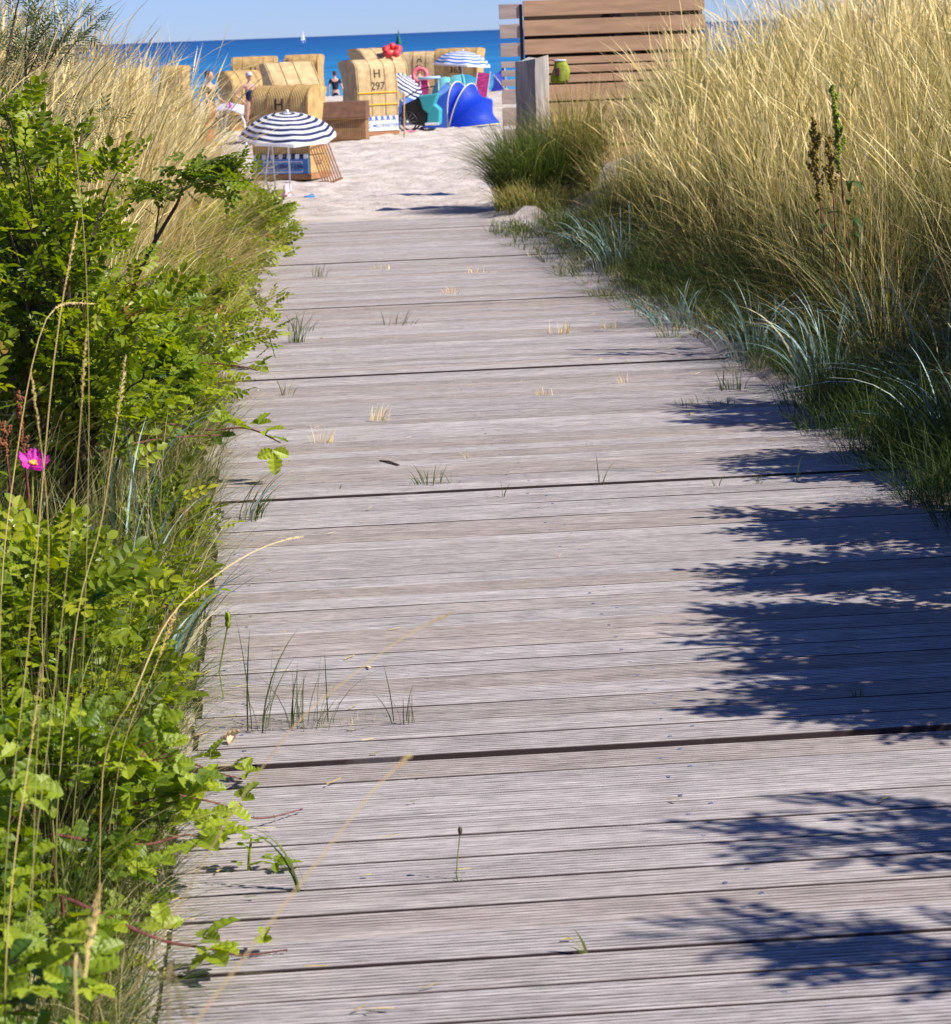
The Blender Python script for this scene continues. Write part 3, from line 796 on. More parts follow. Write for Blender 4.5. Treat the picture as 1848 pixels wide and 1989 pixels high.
# left bank, near to far
bramble = [
 (-.54, 3.25, .20, .26, 16, 150, 'low bramble spilling over the bottom left plank ends'),
 (-.42, 4.55, .16, .18, 16, 130, 'low bramble creeping over plank ends left of the leafy sprout'),
 (-.41, 5.25, .15, .18, 14, 120, 'low bramble creeping over plank ends beside the weedy gap'),
 # u, v, rad, h, stems, leaves, label
 (-.56, 3.5, .24, .42, 18, 170, 'bright bramble bush in the bottom left corner of the picture'),
 (-.58, 4.2, .27, .48, 20, 220, 'bramble bush with a long cane above the bottom left corner'),
 (-.50, 4.9, .26, .36, 18, 240, 'bramble bush hugging the planks under the rose sprays'),
 (-.75, 5.4, .28, .50, 16, 180, 'bramble bush among thin grasses left of the rose sprays'),
 (-.62, 9.6, .34, .62, 22, 330, 'bramble bush with dark red canes and a leaf hanging over the planks'),
 (-1.05, 9.0, .36, .68, 22, 330, 'bramble bush behind the pink rose, full of red canes'),
 (-.70, 10.8, .36, .62, 22, 330, 'bramble bush just behind the red canes on the left bank'),
]
for i, (u, v, r_, h, ns, nl, lab) in enumerate(bramble):
    if v < 7: u -= .04
    bush('bramble_bush', u, v, 'bramble', r_, h, ns, nl, lab, GB, seed=100 + i, tone0=.42 if v < 6 else .44, lean=(.04, -.03), stem='red_cane', scale=.74 if v < 6 else 1.)
roses = [
 (-.43, 5.9, .14, .24, 16, 190, 'small rose sprays hanging over the plank ends above the weedy gap'),
 (-.42, 6.9, .14, .22, 16, 170, 'small rose sprays at the plank ends below the bluish blades'),
 (-.42, 8.1, .16, .22, 16, 170, 'small rose sprays low in the fine grass at the left edge'),
 (-.62, 5.6, .27, .46, 24, 420, 'low rose bush with glossy sprays over the near left planks'),
 (-.56, 6.4, .24, .36, 22, 340, 'rose bush with a green hip pushing over the left plank edge'),
 (-.98, 6.2, .26, .75, 20, 330, 'rose bush below the open pink flower at the left border'),
 (-1.15, 7.6, .32, 1.0, 26, 520, 'dark green rose bush at the left border under the tallest one'),
 (-.58, 12.0, .42, .48, 26, 520, 'rose bush bulging over the left edge beside the wide step'),
 (-1.1, 12.2, .42, .55, 26, 520, 'leafy rose bush inland of the red bramble canes'),
 (-.50, 13.4, .40, .46, 24, 500, 'rose bush with orange-tinted leaves overhanging the left edge'),
 (-.50, 14.8, .40, .46, 24, 500, 'rose bush at the left edge by the bushy green tufts'),
 (-1.2, 14.2, .42, .50, 26, 520, 'rose bush wedged between pale grass and the plank edge'),
 (-.34, 20.0, .42, .52, 22, 480, 'dark rose bush jutting out where sand covers the left planks'),
 (-.28, 22.3, .42, .40, 22, 480, 'rose bush overhanging the far left corner of the walk'),
 (-.42, 24.2, .42, .28, 24, 480, 'rose bush by the last planks, in front of the striped umbrella'),
 (-1.5, 25.0, .50, .60, 26, 520, 'rose bush at the foot of the left dune beside the umbrella poles'),
 (-.50, 17.8, .42, .50, 24, 480, 'rose bush half hidden in arching grass on the left bank'),
]
rose_objs = []
for i, (u, v, r_, h, ns, nl, lab) in enumerate(roses):
    if v < 8.5: u -= .045
    rose_objs.append(bush('rose_bush', u, v, 'rose', r_, h, ns, nl, lab, GR, seed=200 + i, tone0=.46 + .12 * math.sin(i * 2.1), lean=(.05, -.02), scale=1.0 if v < 16 else 1.25))
# the tall one top left
tb = at(95, 330, 8.0)
bush('rose_bush', 0, 0, 'rose', .36, 1.36, 46, 1150, 'tallest rose bush, standing before the pale grass at upper left', GR, seed=301, tone0=.45, xy=(tb.x, tb.y), shell=.8)
tb2 = at(20, 400, 8.6)
bush('rose_bush', 0, 0, 'rose', .32, 1.0, 32, 760, 'rose bush at the left border beside the tallest one', GR, seed=302, tone0=.42, xy=(tb2.x, tb2.y))
tb3 = at(230, 480, 10.0)
bush('rose_bush', 0, 0, 'rose', .40, .75, 30, 760, 'rose bush at the foot of the bare slanting stem', GR, seed=303, tone0=.5, xy=(tb3.x, tb3.y))

# slanting bare stem with two leafy heads
def slant_branch():
    d = 10.6
    pts = [at(250, 600, d + .1), at(262, 545, d), at(300, 470, d), at(345, 395, d), at(352, 372, d), at(372, 360, d - .1), at(420, 352, d - .2)]
    base = pts[0].copy(); base.z = tz(base.x, base.y)
    e = empty('rose_bush', base, 0, 'bare slanting rose stem topped by two dark leafy heads', 'bush', GR)
    mb = MB(); mb.tube([Vector((0, 0, -.03))] + [p - base for p in pts], [.011, .011, .010, .009, .007, .006, .004, .002], 6)
    mb.tube([p - base for p in (at(300, 470, d), at(310, 400, d), at(292, 372, d))], [.005, .004, .002], 5)
    mb.build('stem', M['brown_stem'], e)
    P = []; 
    for (px, py, n, s) in ((400, 340, 60, 30), (440, 355, 45, 20), (375, 335, 30, 20), (292, 375, 42, 22), (430, 325, 30, 16)):
        for _ in range(n):
            P.append(tuple(at(px + random.gauss(0, s), py + random.gauss(0, s * .6), d - .1 + random.gauss(0, .08)) - base))
    P = np.array(P); D = rng.normal(0, 1, P.shape); D[:, 2] = D[:, 2] * .4
    V, F, T = scatter_leaves('rose', P, D, rng.uniform(.6, 1.0, len(P)), np.clip(rng.normal(.3, .15, len(P)), 0, .9))
    link('foliage', np_mesh('foliage', V, F, T), M['rose_leaf'], e)
slant_branch()

# sea buckthorn top left
sb = at(40, 120, 13.5)
bush('buckthorn_shrub', 0, 0, 'willow', .75, 1.75, 46, 2600, 'grey-green narrow-leaved shrub rising into the sky at upper left', 'buckthorn shrubs', seed=401, tone0=.45, xy=(sb.x - .15, sb.y), shell=.7, cat='shrub')

# shrubs right of the walk, off to the side, that shade the planks
GS = 'shade-casting shrubs right of the boardwalk'
sh = [(2.85, 3.60, .30, 1.95, 24, 420, 'tall shrub right of the walk casting the nearest blurred shadow'),
      (2.85, 4.30, .28, 1.85, 22, 420, 'tall slim shrub right of the walk casting the second blurred shadow'),
      (2.85, 5.55, .48, 1.48, 50, 1900, 'large shrub right of the walk casting the broad leafy shadow'),
      (2.85, 6.25, .50, 1.40, 46, 1800, 'large shrub beside the one casting the broad leafy shadow'),
      (2.90, 7.0, .50, 1.22, 44, 1600, 'rounded shrub at the back of the broad leafy shadow'),
      (3.00, 7.85, .46, 1.12, 40, 1300, 'low shrub shading the dark grass at the right picture border'),
      (3.20, 9.0, .42, 1.15, 34, 900, 'shrub behind the dark grass at the right picture border'),
      (3.50, 10.3, .45, 1.35, 34, 900, 'farthest shrub shading the grass at the right picture border')]
for i, (u, v, r_, h, ns, nl, lab) in enumerate(sh):
    bush('rose_bush', u, v, 'rose', r_, h, ns, nl, lab, GS, seed=500 + i, tone0=.4, lean=(-.1, 0), scale=1.25)

# ------------------------------------------------------------------ bramble canes over the planks
GC = 'bramble canes reaching over the planks'
def cane(pix, label, leaves, r=.0035):
    """pix = [(px, py, d)], leaves = [(index t, size, (dx,dy,dz))]"""
    pts = [at(*p) for p in pix]
    pts = [Vector((p.x, p.y, max(p.z, -SLOPE * to_uv(p.x, p.y)[1] + .008))) for p in pts]
    base = pts[0].copy(); base.z = tz(base.x, base.y)
    e = empty('bramble_cane', base, 0, label, 'bramble cane', GC)
    mb = MB(); loc = [p - base for p in pts]
    # catmull-rom resample
    rs = []
    for i in range(len(loc) - 1):
        p0, p1, p2, p3 = loc[max(i - 1, 0)], loc[i], loc[i + 1], loc[min(i + 2, len(loc) - 1)]
        for k in range(6):
            t = k / 6
            rs.append(.5 * ((2 * p1) + (-p0 + p2) * t + (2 * p0 - 5 * p1 + 4 * p2 - p3) * t * t + (-p0 + 3 * p1 - 3 * p2 + p3) * t ** 3))
    rs.append(loc[-1]); rs = [Vector((0, 0, 0))] + rs
    n = len(rs); mb.tube(rs, [r * (1 - .6 * i / n) for i in range(n)], 6)
    for i in range(2, n - 1):   # thorns
        for k in range(2):
            d = Vector((random.gauss(0, 1), random.gauss(0, 1), random.gauss(0, 1))).normalized()
            q = rs[i].lerp(rs[i + 1], random.random())
            mb.tube([q, q + d * .007], [.0013, .0002], 4, False)
    mb.build('stem', M['red_cane'], e)
    P = []; D = []; S = []
    for t, s, d in leaves:
        i = min(int(t * (n - 1)), n - 2); q = rs[i]
        P.append(tuple(q + Vector(d) * .035)); D.append(d); S.append(s)
    if P:
        P = np.array(P); D = np.array(D, float); S = np.array(S, float)
        V, F, T = scatter_leaves('bramble', P, D, S, np.clip(rng.normal(.62, .15, len(P)), 0, .94), .18)
        link('foliage', np_mesh('foliage', V, F, T), M['bramble_leaf'], e)
    return e
cane([(120, 1740, 4.1), (300, 1822, 4.25), (400, 1842, 4.35), (470, 1866, 4.4), (560, 1879, 4.42)], 'bramble cane lying across the lowest left planks with leaves at its bend', [(.45, 1.0, (.3, .1, .15)), (.5, .9, (.4, -.3, .05)), (.55, 1.0, (.25, -.6, .05)), (.35, .8, (-.1, .4, .3)), (.85, .45, (.2, .3, .4)), (.88, .4, (-.1, .2, .4))])
cane([(230, 1500, 4.9), (330, 1540, 5.05), (420, 1560, 5.15), (500, 1590, 5.2), (590, 1614, 5.3)], 'bare-tipped bramble cane pointing right, above the leafy sprout', [(.5, .8, (.1, -.3, -.3)), (.55, .75, (.5, -.2, -.2)), (.45, .9, (.1, .5, .3)), (.3, .9, (-.2, -.3, .3)), (.62, .7, (.5, .3, .4)), (.4, .8, (.3, .3, .4))])
cane([(100, 1620, 4.4), (200, 1637, 4.55), (290, 1640, 4.7), (370, 1622, 4.8), (430, 1650, 4.8)], 'straight bramble cane tipped with a star of bright leaves', [(.72, 1.0, (.1, .6, .3)), (.74, .9, (.6, .2, .1)), (.78, .95, (.4, -.6, .0)), (.9, .8, (.5, -.1, .2)), (.4, .8, (0, .2, .6)), (.95, .6, (.4, .4, .3))])
cane([(280, 1440, 5.2), (340, 1470, 5.4), (420, 1500, 5.5), (470, 1520, 5.55)], 'short bramble cane with young leaves over the pinned planks', [(.6, .7, (.3, .2, .4)), (.75, .6, (.5, .1, .3)), (.9, .6, (.5, -.2, .2)), (.95, .55, (.2, .4, .3)), (.4, .8, (-.1, .3, .4)), (.5, .8, (.2, -.4, .2))])
cane([(180, 830, 9.4), (300, 820, 9.6), (400, 835, 9.7), (480, 832, 9.7), (545, 860, 9.6)], 'upper dark red cane with one big leaf hanging over the planks', [(.95, 1.3, (.05, -.2, -.8)), (.85, 1.1, (.4, -.2, .1)), (.8, 1.1, (.3, .4, .3)), (.6, 1.1, (0, .3, .5)), (.7, 1.1, (.2, -.4, .2)), (.9, .9, (.5, .3, -.2))], r=.006)
cane([(160, 795, 9.7), (250, 780, 9.8), (330, 790, 9.9), (420, 800, 9.9)], 'middle dark red cane within the bramble leaves', [(.9, 1.0, (.4, .1, .3)), (.7, 1.0, (.1, .4, .4))], r=.006)
cane([(200, 880, 9.1), (260, 862, 9.2), (340, 850, 9.3), (430, 845, 9.4)], 'lower dark red cane just above the bluish blades', [(.9, 1.0, (.4, .1, .3)), (.5, 1.0, (.1, .4, .4))], r=.006)
cane([(330, 715, 11.0), (390, 705, 11.1), (470, 712, 11.1), (500, 720, 11.1)], 'thin red cane high on the bank above the big hanging leaf', [(.9, 1.0, (.4, .1, .3)), (.6, 1.0, (.1, .4, .4)), (.3, 1.0, (.1, -.4, .4))], r=.005)

# leafy sprout between the planks
def sprout():
    p = walk_hit(482, 1690)
    e = empty('leafy_sprout', p, 0, 'small leafy sprout growing between near planks', 'seedling')
    mb = MB(); mb.tube([(0, 0, -.02), (.004, 0, .03), (.01, .005, .065)], [.004, .0035, .0025], 6)
    mb.tube([(.0, 0, .01), (.03, -.01, .02), (.07, -.015, .012)], [.003, .002, .0015], 6)
    mb.build('stem', M['dock_green'], e)
    P = np.array([(.01, 0, .065), (.01, 0, .06), (.0, 0, .05), (.05, -.01, .015), (.07, -.015, .012), (-.01, 0, .012), (.03, 0, .02)])
    D = np.array([(-1, .2, .5), (.9, .1, .1), (-.5, -.6, .3), (.8, -.3, .2), (1, .3, .1), (-1, 0, .3), (.6, .6, .2)])
    V, F, T = scatter_leaves('bramble', P, D, np.array([.45, .42, .35, .5, .5, .3, .35]), np.full(7, .5), .2)
    link('foliage', np_mesh('foliage', V, F, T), M['bramble_leaf'], e)
sprout()
# shoot with a bud
def bud_shoot():
    p = walk_hit(886, 1709)
    e = empty('budding_stem', p, 0, 'thin stem with a small brown bud in the central planks', 'seedling')
    mb = MB(); mb.tube([(0, 0, -.01), (.004, 0, .04), (.012, 0, .095)], .0012, 5); mb.build('stem', M['dock_green'], e)
    mb = MB(); mb.sphere((.012, 0, .10), (.0045, .0045, .009), 8, 6); mb.build('bud', M['brown_stem'], e)
bud_shoot()
# dark twig on the planks
def twig():
    a, b_ = walk_hit(738, 898), walk_hit(775, 907)
    mb = MB(); c = (a + b_) / 2
    for k in range(1):
        mb.tube([a - c + Vector((0, 0, .006)), Vector((0, 0, .012)), b_ - c + Vector((0, 0, .006))], [.003, .0045, .005], 6)
    for k in range(5):
        q = (a - c).lerp(b_ - c, .2 + .15 * k) + Vector((0, 0, .008)); mb.sphere(q + Vector((.004, -.004, 0)), .005, 6, 4)
    o = mb.build('twig', M['brown_stem']); o.location = c; tag(o, 'short dark twig lying on the middle planks', 'twig')
twig()
# dead leaves
for i, (px, py, s, lab) in enumerate([(430, 1440, .03, 'crumpled pale leaf lying where the vines meet the weedy gap'), (445, 1452, .022, 'small curled tan leaf beside the crumpled pale one'), (228, 1880, .03, 'beige withered petal clump in the bottom left leaves')]):
    p = walk_hit(px, py)
    vs, fs = leaflet(s * 1.6, s, 0, 0, i * 1.3, .5, 1, -.3)
    me = bpy.data.meshes.new('dry_leaf'); me.from_pydata(vs, [], fs); o = link('dry_leaf', me, M['dead_leaf']); o.location = p + Vector((0, 0, .006)); tag(o, lab, 'dry leaf', 'dry leaves on the planks')

# ------------------------------------------------------------------ rose flower and buds
def flower(px, py, d, rad, label, face=(.1, -.75, .65)):
    p = at(px, py, d)
    g = Vector((p.x - .03, p.y + .05, tz(p.x, p.y)))
    e = empty('rose_flower', g, 0, label, 'rose flower')
    mb = MB(); mb.tube([Vector((0, 0, 0)), (p - g) * .5 + Vector((-.02, 0, 0)), p - g], .0022, 5); mb.build('stem', M['dock_green'], e)
    q = Vector(face).to_track_quat('Z', 'Y').to_matrix()
    for k in range(5):
        a0 = 2 * math.pi * k / 5; vs = []; fs = []
        nr, na = 6, 9
        for i in range(nr + 1):
            t = i / nr
            for j in range(na + 1):
                s = (j / na - .5)
                wd = 1.75 * math.sin(math.pi * min(1, .15 + t * .75)) ** .8
                a = a0 + s * wd
                rr = rad * t * (1 - .18 * abs(2 * s) ** 3 - .08 * (abs(s) < .08))
                z = rad * (.50 * t ** 1.4 + .13 * math.sin(s * 15 + k * 2) * t + .09 * random.uniform(-1, 1) * t + .10 * s * t) + k * .0006
                vs.append(q @ Vector((rr * math.cos(a), rr * math.sin(a), z)) + (p - g))
        for i in range(nr):
            for j in range(na):
                b = i * (na + 1) + j; fs.append((b, b + 1, b + na + 2, b + na + 1))
        me = bpy.data.meshes.new('petal'); me.from_pydata(vs, [], fs); me.polygons.foreach_set('use_smooth', [True] * len(fs)); link('petal', me, M['petal'], e)
    mb = MB()
    for k in range(46):
        a = random.uniform(0, 6.28); r_ = rad * random.uniform(.02, .28)
        b0 = q @ Vector((r_ * .5 * math.cos(a), r_ * .5 * math.sin(a), .001)) + (p - g); b1 = q @ Vector((r_ * math.cos(a), r_ * math.sin(a), rad * .25)) + (p - g)
        mb.tube([b0, b1], .0006, 4, False); mb.sphere(b1, .0016, 5, 4)
    mb.build('stamens', M['stamen'], e, recalc=False)
flower(64, 905, 5.6, .037, 'open magenta rose flower with yellow centre at the left border', (.25, -.5, .8))
def rosebud(px, py, d, m, label, s=1.):
    p = at(px, py, d); g = Vector((p.x - .02, p.y + .03, tz(p.x, p.y)))
    e = empty('rose_bud', g, 0, label, 'rose bud')
    mb = MB(); mb.tube([Vector((0, 0, 0)), (p - g) * .5 + Vector((-.02, 0, 0)), p - g], .002, 5); mb.sphere(p - g, (.007 * s, .007 * s, .011 * s), 8, 6)
    for k in range(5):
        a = k * 1.26; q = p - g
        mb.tube([q + Vector((.004 * math.cos(a), .004 * math.sin(a), .004)), q + Vector((.008 * math.cos(a), .008 * math.sin(a), .02)), q + Vector((.004 * math.cos(a), .004 * math.sin(a), .038))], [.002, .0015, .0003], 4)
    mb.build('sepal', M['dock_green'], e)
    mb = MB(); mb.sphere(p - g + Vector((0, 0, .016 * s)), (.006 * s, .006 * s, .013 * s), 8, 6); mb.build('petal', m, e, smooth_=True)
rosebud(261, 1114, 6.2, M['petal'], 'closed magenta rose bud below the bluish blades', 1.2)
rosebud(443, 1212, 6.3, M['dock_green'], 'green rose bud at the tip of a spray over the planks', 1.1)

# ------------------------------------------------------------------ dock plants
GD = 'dock plants with seed spikes'
def dock(px0, py0, px1, py1, d, m, label, width=.022, leafy=True):
    a = at(px0, py0, d); b_ = at(px1, py1, d)
    g = Vector((a.x, a.y, tz(a.x, a.y)))
    e = empty('dock_plant', g, 0, label, 'dock plant', GD)
    L = (b_ - g).length; dirn = (b_ - g).normalized()
    mb = MB(); mb.tube([Vector((0, 0, 0)), (b_ - g) * .5 + Vector((.01, 0, 0)), b_ - g], [.006, .005, .0025], 6); mb.build('stem', M['red_cane'], e)
    mb = MB(); top = b_ - g; s0 = (a - g).length if (a - g).length > .15 * L else .4 * L
    n = 420 if width < .03 else 620
    for k in range(n):
        t = random.random() ** .9; br = int(t * 13); t0 = (br + .15) / 13.5; rnd = random.Random(br * 7 + int(px1))
        ba = rnd.uniform(0, 6.28); bl = width * rnd.uniform(.7, 2.3) * (1.1 - t0 * .75)
        ss = random.random(); q = dirn * (s0 + (L - s0) * t0) + Vector((math.cos(ba) * bl * ss * .75, math.sin(ba) * bl * ss * .6, bl * ss * 1.15))
        if random.random() < .3: q = dirn * (s0 + (L - s0) * t)
        q = q + Vector((random.gauss(0, .25), random.gauss(0, .25), random.gauss(0, .35))) * width * .5
        mb.sphere(q, (random.uniform(.0025, .0048) * (1 if width < .03 else 1.6),) * 3, 5, 4)
    mb.build('seed_head', m, e, recalc=False)
    if leafy:
        for k in range(14):
            ang = random.uniform(0, 6.28); z = s0 * random.uniform(.15, .95); l = random.uniform(.09, .2)
            dx, dy = math.cos(ang), math.sin(ang) * .6
            pts = [Vector((dx * l * t, dy * l * t, z + l * (.5 * t - .8 * t * t))) for t in (0, .25, .5, .75, 1)]
            vs = []; fs = []
            for i, p in enumerate(pts):
                w = .02 * math.sin(math.pi * (.1 + .85 * i / 4)); sd = Vector((-dy, dx, 0)).normalized() * w
                vs += [p - sd, p - Vector((0, 0, w * .3)), p + sd]
            for i in range(4): fs += [(3 * i, 3 * i + 1, 3 * i + 4, 3 * i + 3), (3 * i + 1, 3 * i + 2, 3 * i + 5, 3 * i + 4)]
            me = bpy.data.meshes.new('leaf'); me.from_pydata(vs, [], fs); link('leaf', me, M['dock_leaf'], e)
M['dock_leaf'] = mat('dock_leaf', (.05, .09, .02), .6, trans=.2, noise=((20, 20, 20), .5, 1.6))
dock(1652, 335, 1618, 165, 13.2, M['dock_green'], 'dock plant with a bright yellow-green spike in the right grass', .036)
dock(1606, 385, 1580, 230, 13.0, M['dock_rust'], 'dock plant with a rusty olive spike left of the yellow-green one', .042)
dock(1625, 375, 1612, 265, 13.05, M['dock_rust'], 'shorter dock plant with a rusty spike between its two neighbours', .034, False)
dock(42, 900, 36, 760, 6.6, M['dock_red'], 'dock plant with a red-brown spike beside the magenta rose', .014, False)
dock(8, 890, 6, 820, 6.8, M['dock_red'], 'shorter red-brown dock spike at the left border', .016, False)

# ------------------------------------------------------------------ tall single stalks, left foreground
GK = 'tall grass stalks standing in the left foreground'
def stalk(pix, label, m='straw', r=.0016, head=.14, hr=.006, tone=(.35, .75), group=GK, dense=60):
    pts = [at(*p) for p in pix]
    base = pts[0].copy(); gz = tz(base.x, base.y)
    if base.z > gz: 
        base = Vector((base.x - (pts[1].x - pts[0].x) * .5, base.y, gz))
        pts = [base] + pts
    else: base.z = gz
    loc = [p - base for p in pts]; rs = []
    for i in range(len(loc) - 1):
        p0, p1, p2, p3 = loc[max(i - 1, 0)], loc[i], loc[i + 1], loc[min(i + 2, len(loc) - 1)]
        for k in range(5):
            t = k / 5
            rs.append(.5 * ((2 * p1) + (-p0 + p2) * t + (2 * p0 - 5 * p1 + 4 * p2 - p3) * t * t + (-p0 + 3 * p1 - 3 * p2 + p3) * t ** 3))
    rs.append(loc[-1]); n = len(rs)
    mb = MB(); mb.tube(rs, [r * (1 - .5 * i / n) for i in range(n)], 5)
    tot = [0]
    for i in range(1, n): tot.append(tot[-1] + (rs[i] - rs[i - 1]).length)
    def along(s):
        for i in range(1, n):
            if tot[i] >= s: return rs[i - 1].lerp(rs[i], (s - tot[i - 1]) / (tot[i] - tot[i - 1] + 1e-9)), (rs[i] - rs[i - 1]).normalized()
        return rs[-1], (rs[-1] - rs[-2]).normalized()
    nstem = len(mb.v)
    for k in range(dense):
        t = k / dense; q, d = along(tot[-1] - head * t)
        w = hr * math.sin(math.pi * min(1, .08 + t * .95)) ; side = d.orthogonal().normalized()
        side.rotate(Matrix.Rotation(random.uniform(0, 6.28), 3, d))
        p1 = q + side * w * .9 + d * w * 1.3
        mb.tube([q, (q + p1) / 2 + side * w * .2, p1], [.0004, max(.0008, w * .22), .0002], 4, False)
    me = bpy.data.meshes.new('grass_stalk'); me.from_pydata(mb.v, [], mb.f)
    a = me.attributes.new('tone', 'FLOAT', 'POINT')
    zs = [v[2] for v in mb.v]; zm = max(zs) + 1e-6
    a.data.foreach_set('value', [min(1, tone[0] + (tone[1] - tone[0]) * max(0, z) / zm) for z in zs])
    o = link('grass_stalk', me, M[m]); o.location = base
    return tag(o, label, 'grass stalk', group)
stalk([(330, 2060, 1.75), (378, 1989, 1.8), (520, 1800, 1.95), (700, 1567, 2.1), (745, 1515, 2.15), (800, 1465, 2.2)], 'blurred brown-tipped grass stalk slanting right from the bottom edge', 'thatch_and_shade', r=.0011, head=.035, hr=.0035, tone=(.55, .95), group='blurred grass stalks crossing the planks', dense=40)
stalk([(180, 2060, 2.35), (257, 1926, 2.4), (435, 1605, 2.6), (567, 1416, 2.7), (673, 1321, 2.8), (790, 1235, 2.9), (880, 1190, 2.95)], 'long thin grass stalk curving up across the planks beside the weedy gap', 'thatch_and_shade', r=.0011, head=.05, hr=.003, tone=(.5, .95), group='blurred grass stalks crossing the planks', dense=40)
stalk([(200, 1500, 4.2), (260, 1350, 4.2), (330, 1200, 4.3), (430, 1110, 4.4), (520, 1060, 4.5), (590, 1042, 4.6)], 'faint tan grass stalk arching over the left plank edge', r=.0012, head=.10, hr=.003, tone=(.5, .95), group='blurred grass stalks crossing the planks', dense=40)
tall = [
 ([(95, 1989, 4.2), (150, 1500, 4.4), (172, 900, 4.6), (165, 480, 4.7), (130, 170, 4.8)], 'tallest pale stalk reaching from the bottom to the buckthorn'),
 ([(10, 1700, 3.9), (60, 1200, 4.1), (105, 700, 4.3), (150, 430, 4.4)], 'green stalk rising left of the magenta rose to the tall bush'),
 ([(30, 1989, 3.5), (110, 1300, 3.8), (150, 900, 3.9), (168, 640, 4.0)], 'green-gold stalk passing in front of the magenta rose'),
 ([(110, 1600, 4.2), (150, 1200, 4.4), (200, 1000, 4.5), (245, 690, 4.6)], 'golden stalk ending above the dark red canes'),
 ([(60, 1989, 3.7), (70, 1500, 3.9), (95, 1050, 4.0), (60, 720, 4.2)], 'leaning stalk with a pale bristly head above the rose'),
 ([(0, 1250, 4.6), (30, 900, 4.8), (90, 620, 4.9), (185, 590, 5.0)], 'bending stalk whose head droops to the right'),
 ([(200, 1700, 4.6), (240, 1450, 4.7), (300, 1300, 4.8), (345, 1180, 4.9)], 'short stalk leaning right over the rose sprays'),
 ([(10, 1989, 3.3), (25, 1700, 3.4), (60, 1450, 3.5), (80, 1290, 3.5)], 'thick green stem near the bottom left corner'),
 ([(280, 1240, 7.0), (283, 1120, 7.0), (288, 1000, 7.1), (286, 880, 7.2)], 'thin upright stalk beside the magenta bud'),
 ([(150, 1989, 2.3), (165, 1900, 2.35), (178, 1800, 2.4), (195, 1720, 2.4)], 'blurred tan seed head close to the camera at bottom left'),
]
for i, (px, lab) in enumerate(tall):
    stalk(px, lab, r=.0010 + .0004 * (i % 2), head=.15 if i != 9 else .1, hr=.0042 if i % 3 else .006, tone=((.18, .85) if i % 2 else (.28, .72)))
# bending leaf blades and more stems amongst them
for i, (px, py, d, n, h, lab) in enumerate([(60, 1700, 4.3, 26, .5, 'green grass clump behind the bottom left brambles'), (140, 1550, 5.0, 30, .55, 'green grass clump left of the straight bramble cane'), (60, 1250, 5.6, 26, .55, 'green grass clump below the magenta rose'), (200, 1380, 5.6, 26, .42, 'fine green clump among the brambles mid left'), (230, 1230, 6.6, 24, .4, 'fine clump beside the closed magenta bud')]):
    p = at(px, py, d); tuft('grass_tuft', (p.x, p.y, tz(p.x, p.y)), n * 4, h, .0036, .45, M['green_grass'], lab, 'green grass clumps among the left bushes', lean=(.12, -.05), spread=.09, fan=.35, tip=.35, nseg=7)

# ------------------------------------------------------------------ post and slatted screen
M['old_wood'] = mat('grey_post_wood', (.40, .36, .33), .9, .15, noise=((9, 9, 1.2), .45, 1.35, 8), bump=((30, 30, 2), .8, .012))
M['plank_brown'] = mat('brown_screen_wood', (.47, .285, .165), .75, .25, noise=((1.6, 8, 14), .78, 1.15, 6), bump=((4, 30, 30), .3, .003))
M['plank_grey'] = mat('grey_screen_wood', (.40, .31, .26), .8, .2, noise=((2, 2, 14), .75, 1.15, 6), bump=((30, 4, 30), .3, .003))
M['dark_wood'] = mat('dark_frame_wood', (.05, .03, .02), .8)
def post():
    g = at(1040, 400, 26.6); g.z = tz(g.x, g.y)
    top = at(1038, 112, 26.6).z - g.z
    me = bpy.data.meshes.new('wooden_post'); bm = bmesh.new()
    w = .125; N_ = 14
    rings = []
    outline = [(-w, -w), (-w * .3, -w * 1.04), (w * .4, -w), (w, -w), (w * 1.03, 0), (w, w), (0, w), (-w, w), (-w * 1.03, 0)]
    for k in range(N_ + 1):
        z = -.1 + (top + .1) * k / N_
        rings.append([bm.verts.new((x * (1 - .02 * k / N_) + random.uniform(-.005, .005), y + random.uniform(-.005, .005), z + (random.uniform(-.035, .02) + (x * .12) if k == N_ else 0))) for x, y in outline])
    n = len(outline)
    for k in range(N_):
        for i in range(n): bm.faces.new((rings[k][i], rings[k][(i + 1) % n], rings[k + 1][(i + 1) % n], rings[k + 1][i]))
    bm.faces.new(rings[-1]); bm.to_mesh(me); bm.free()
    o = link('wooden_post', me, M['old_wood']); o.location = g; o.rotation_euler = (R(1), R(1.2), R(-35))
    tag(o, 'thick cracked grey wooden post standing in the grass clump', 'post')
post()
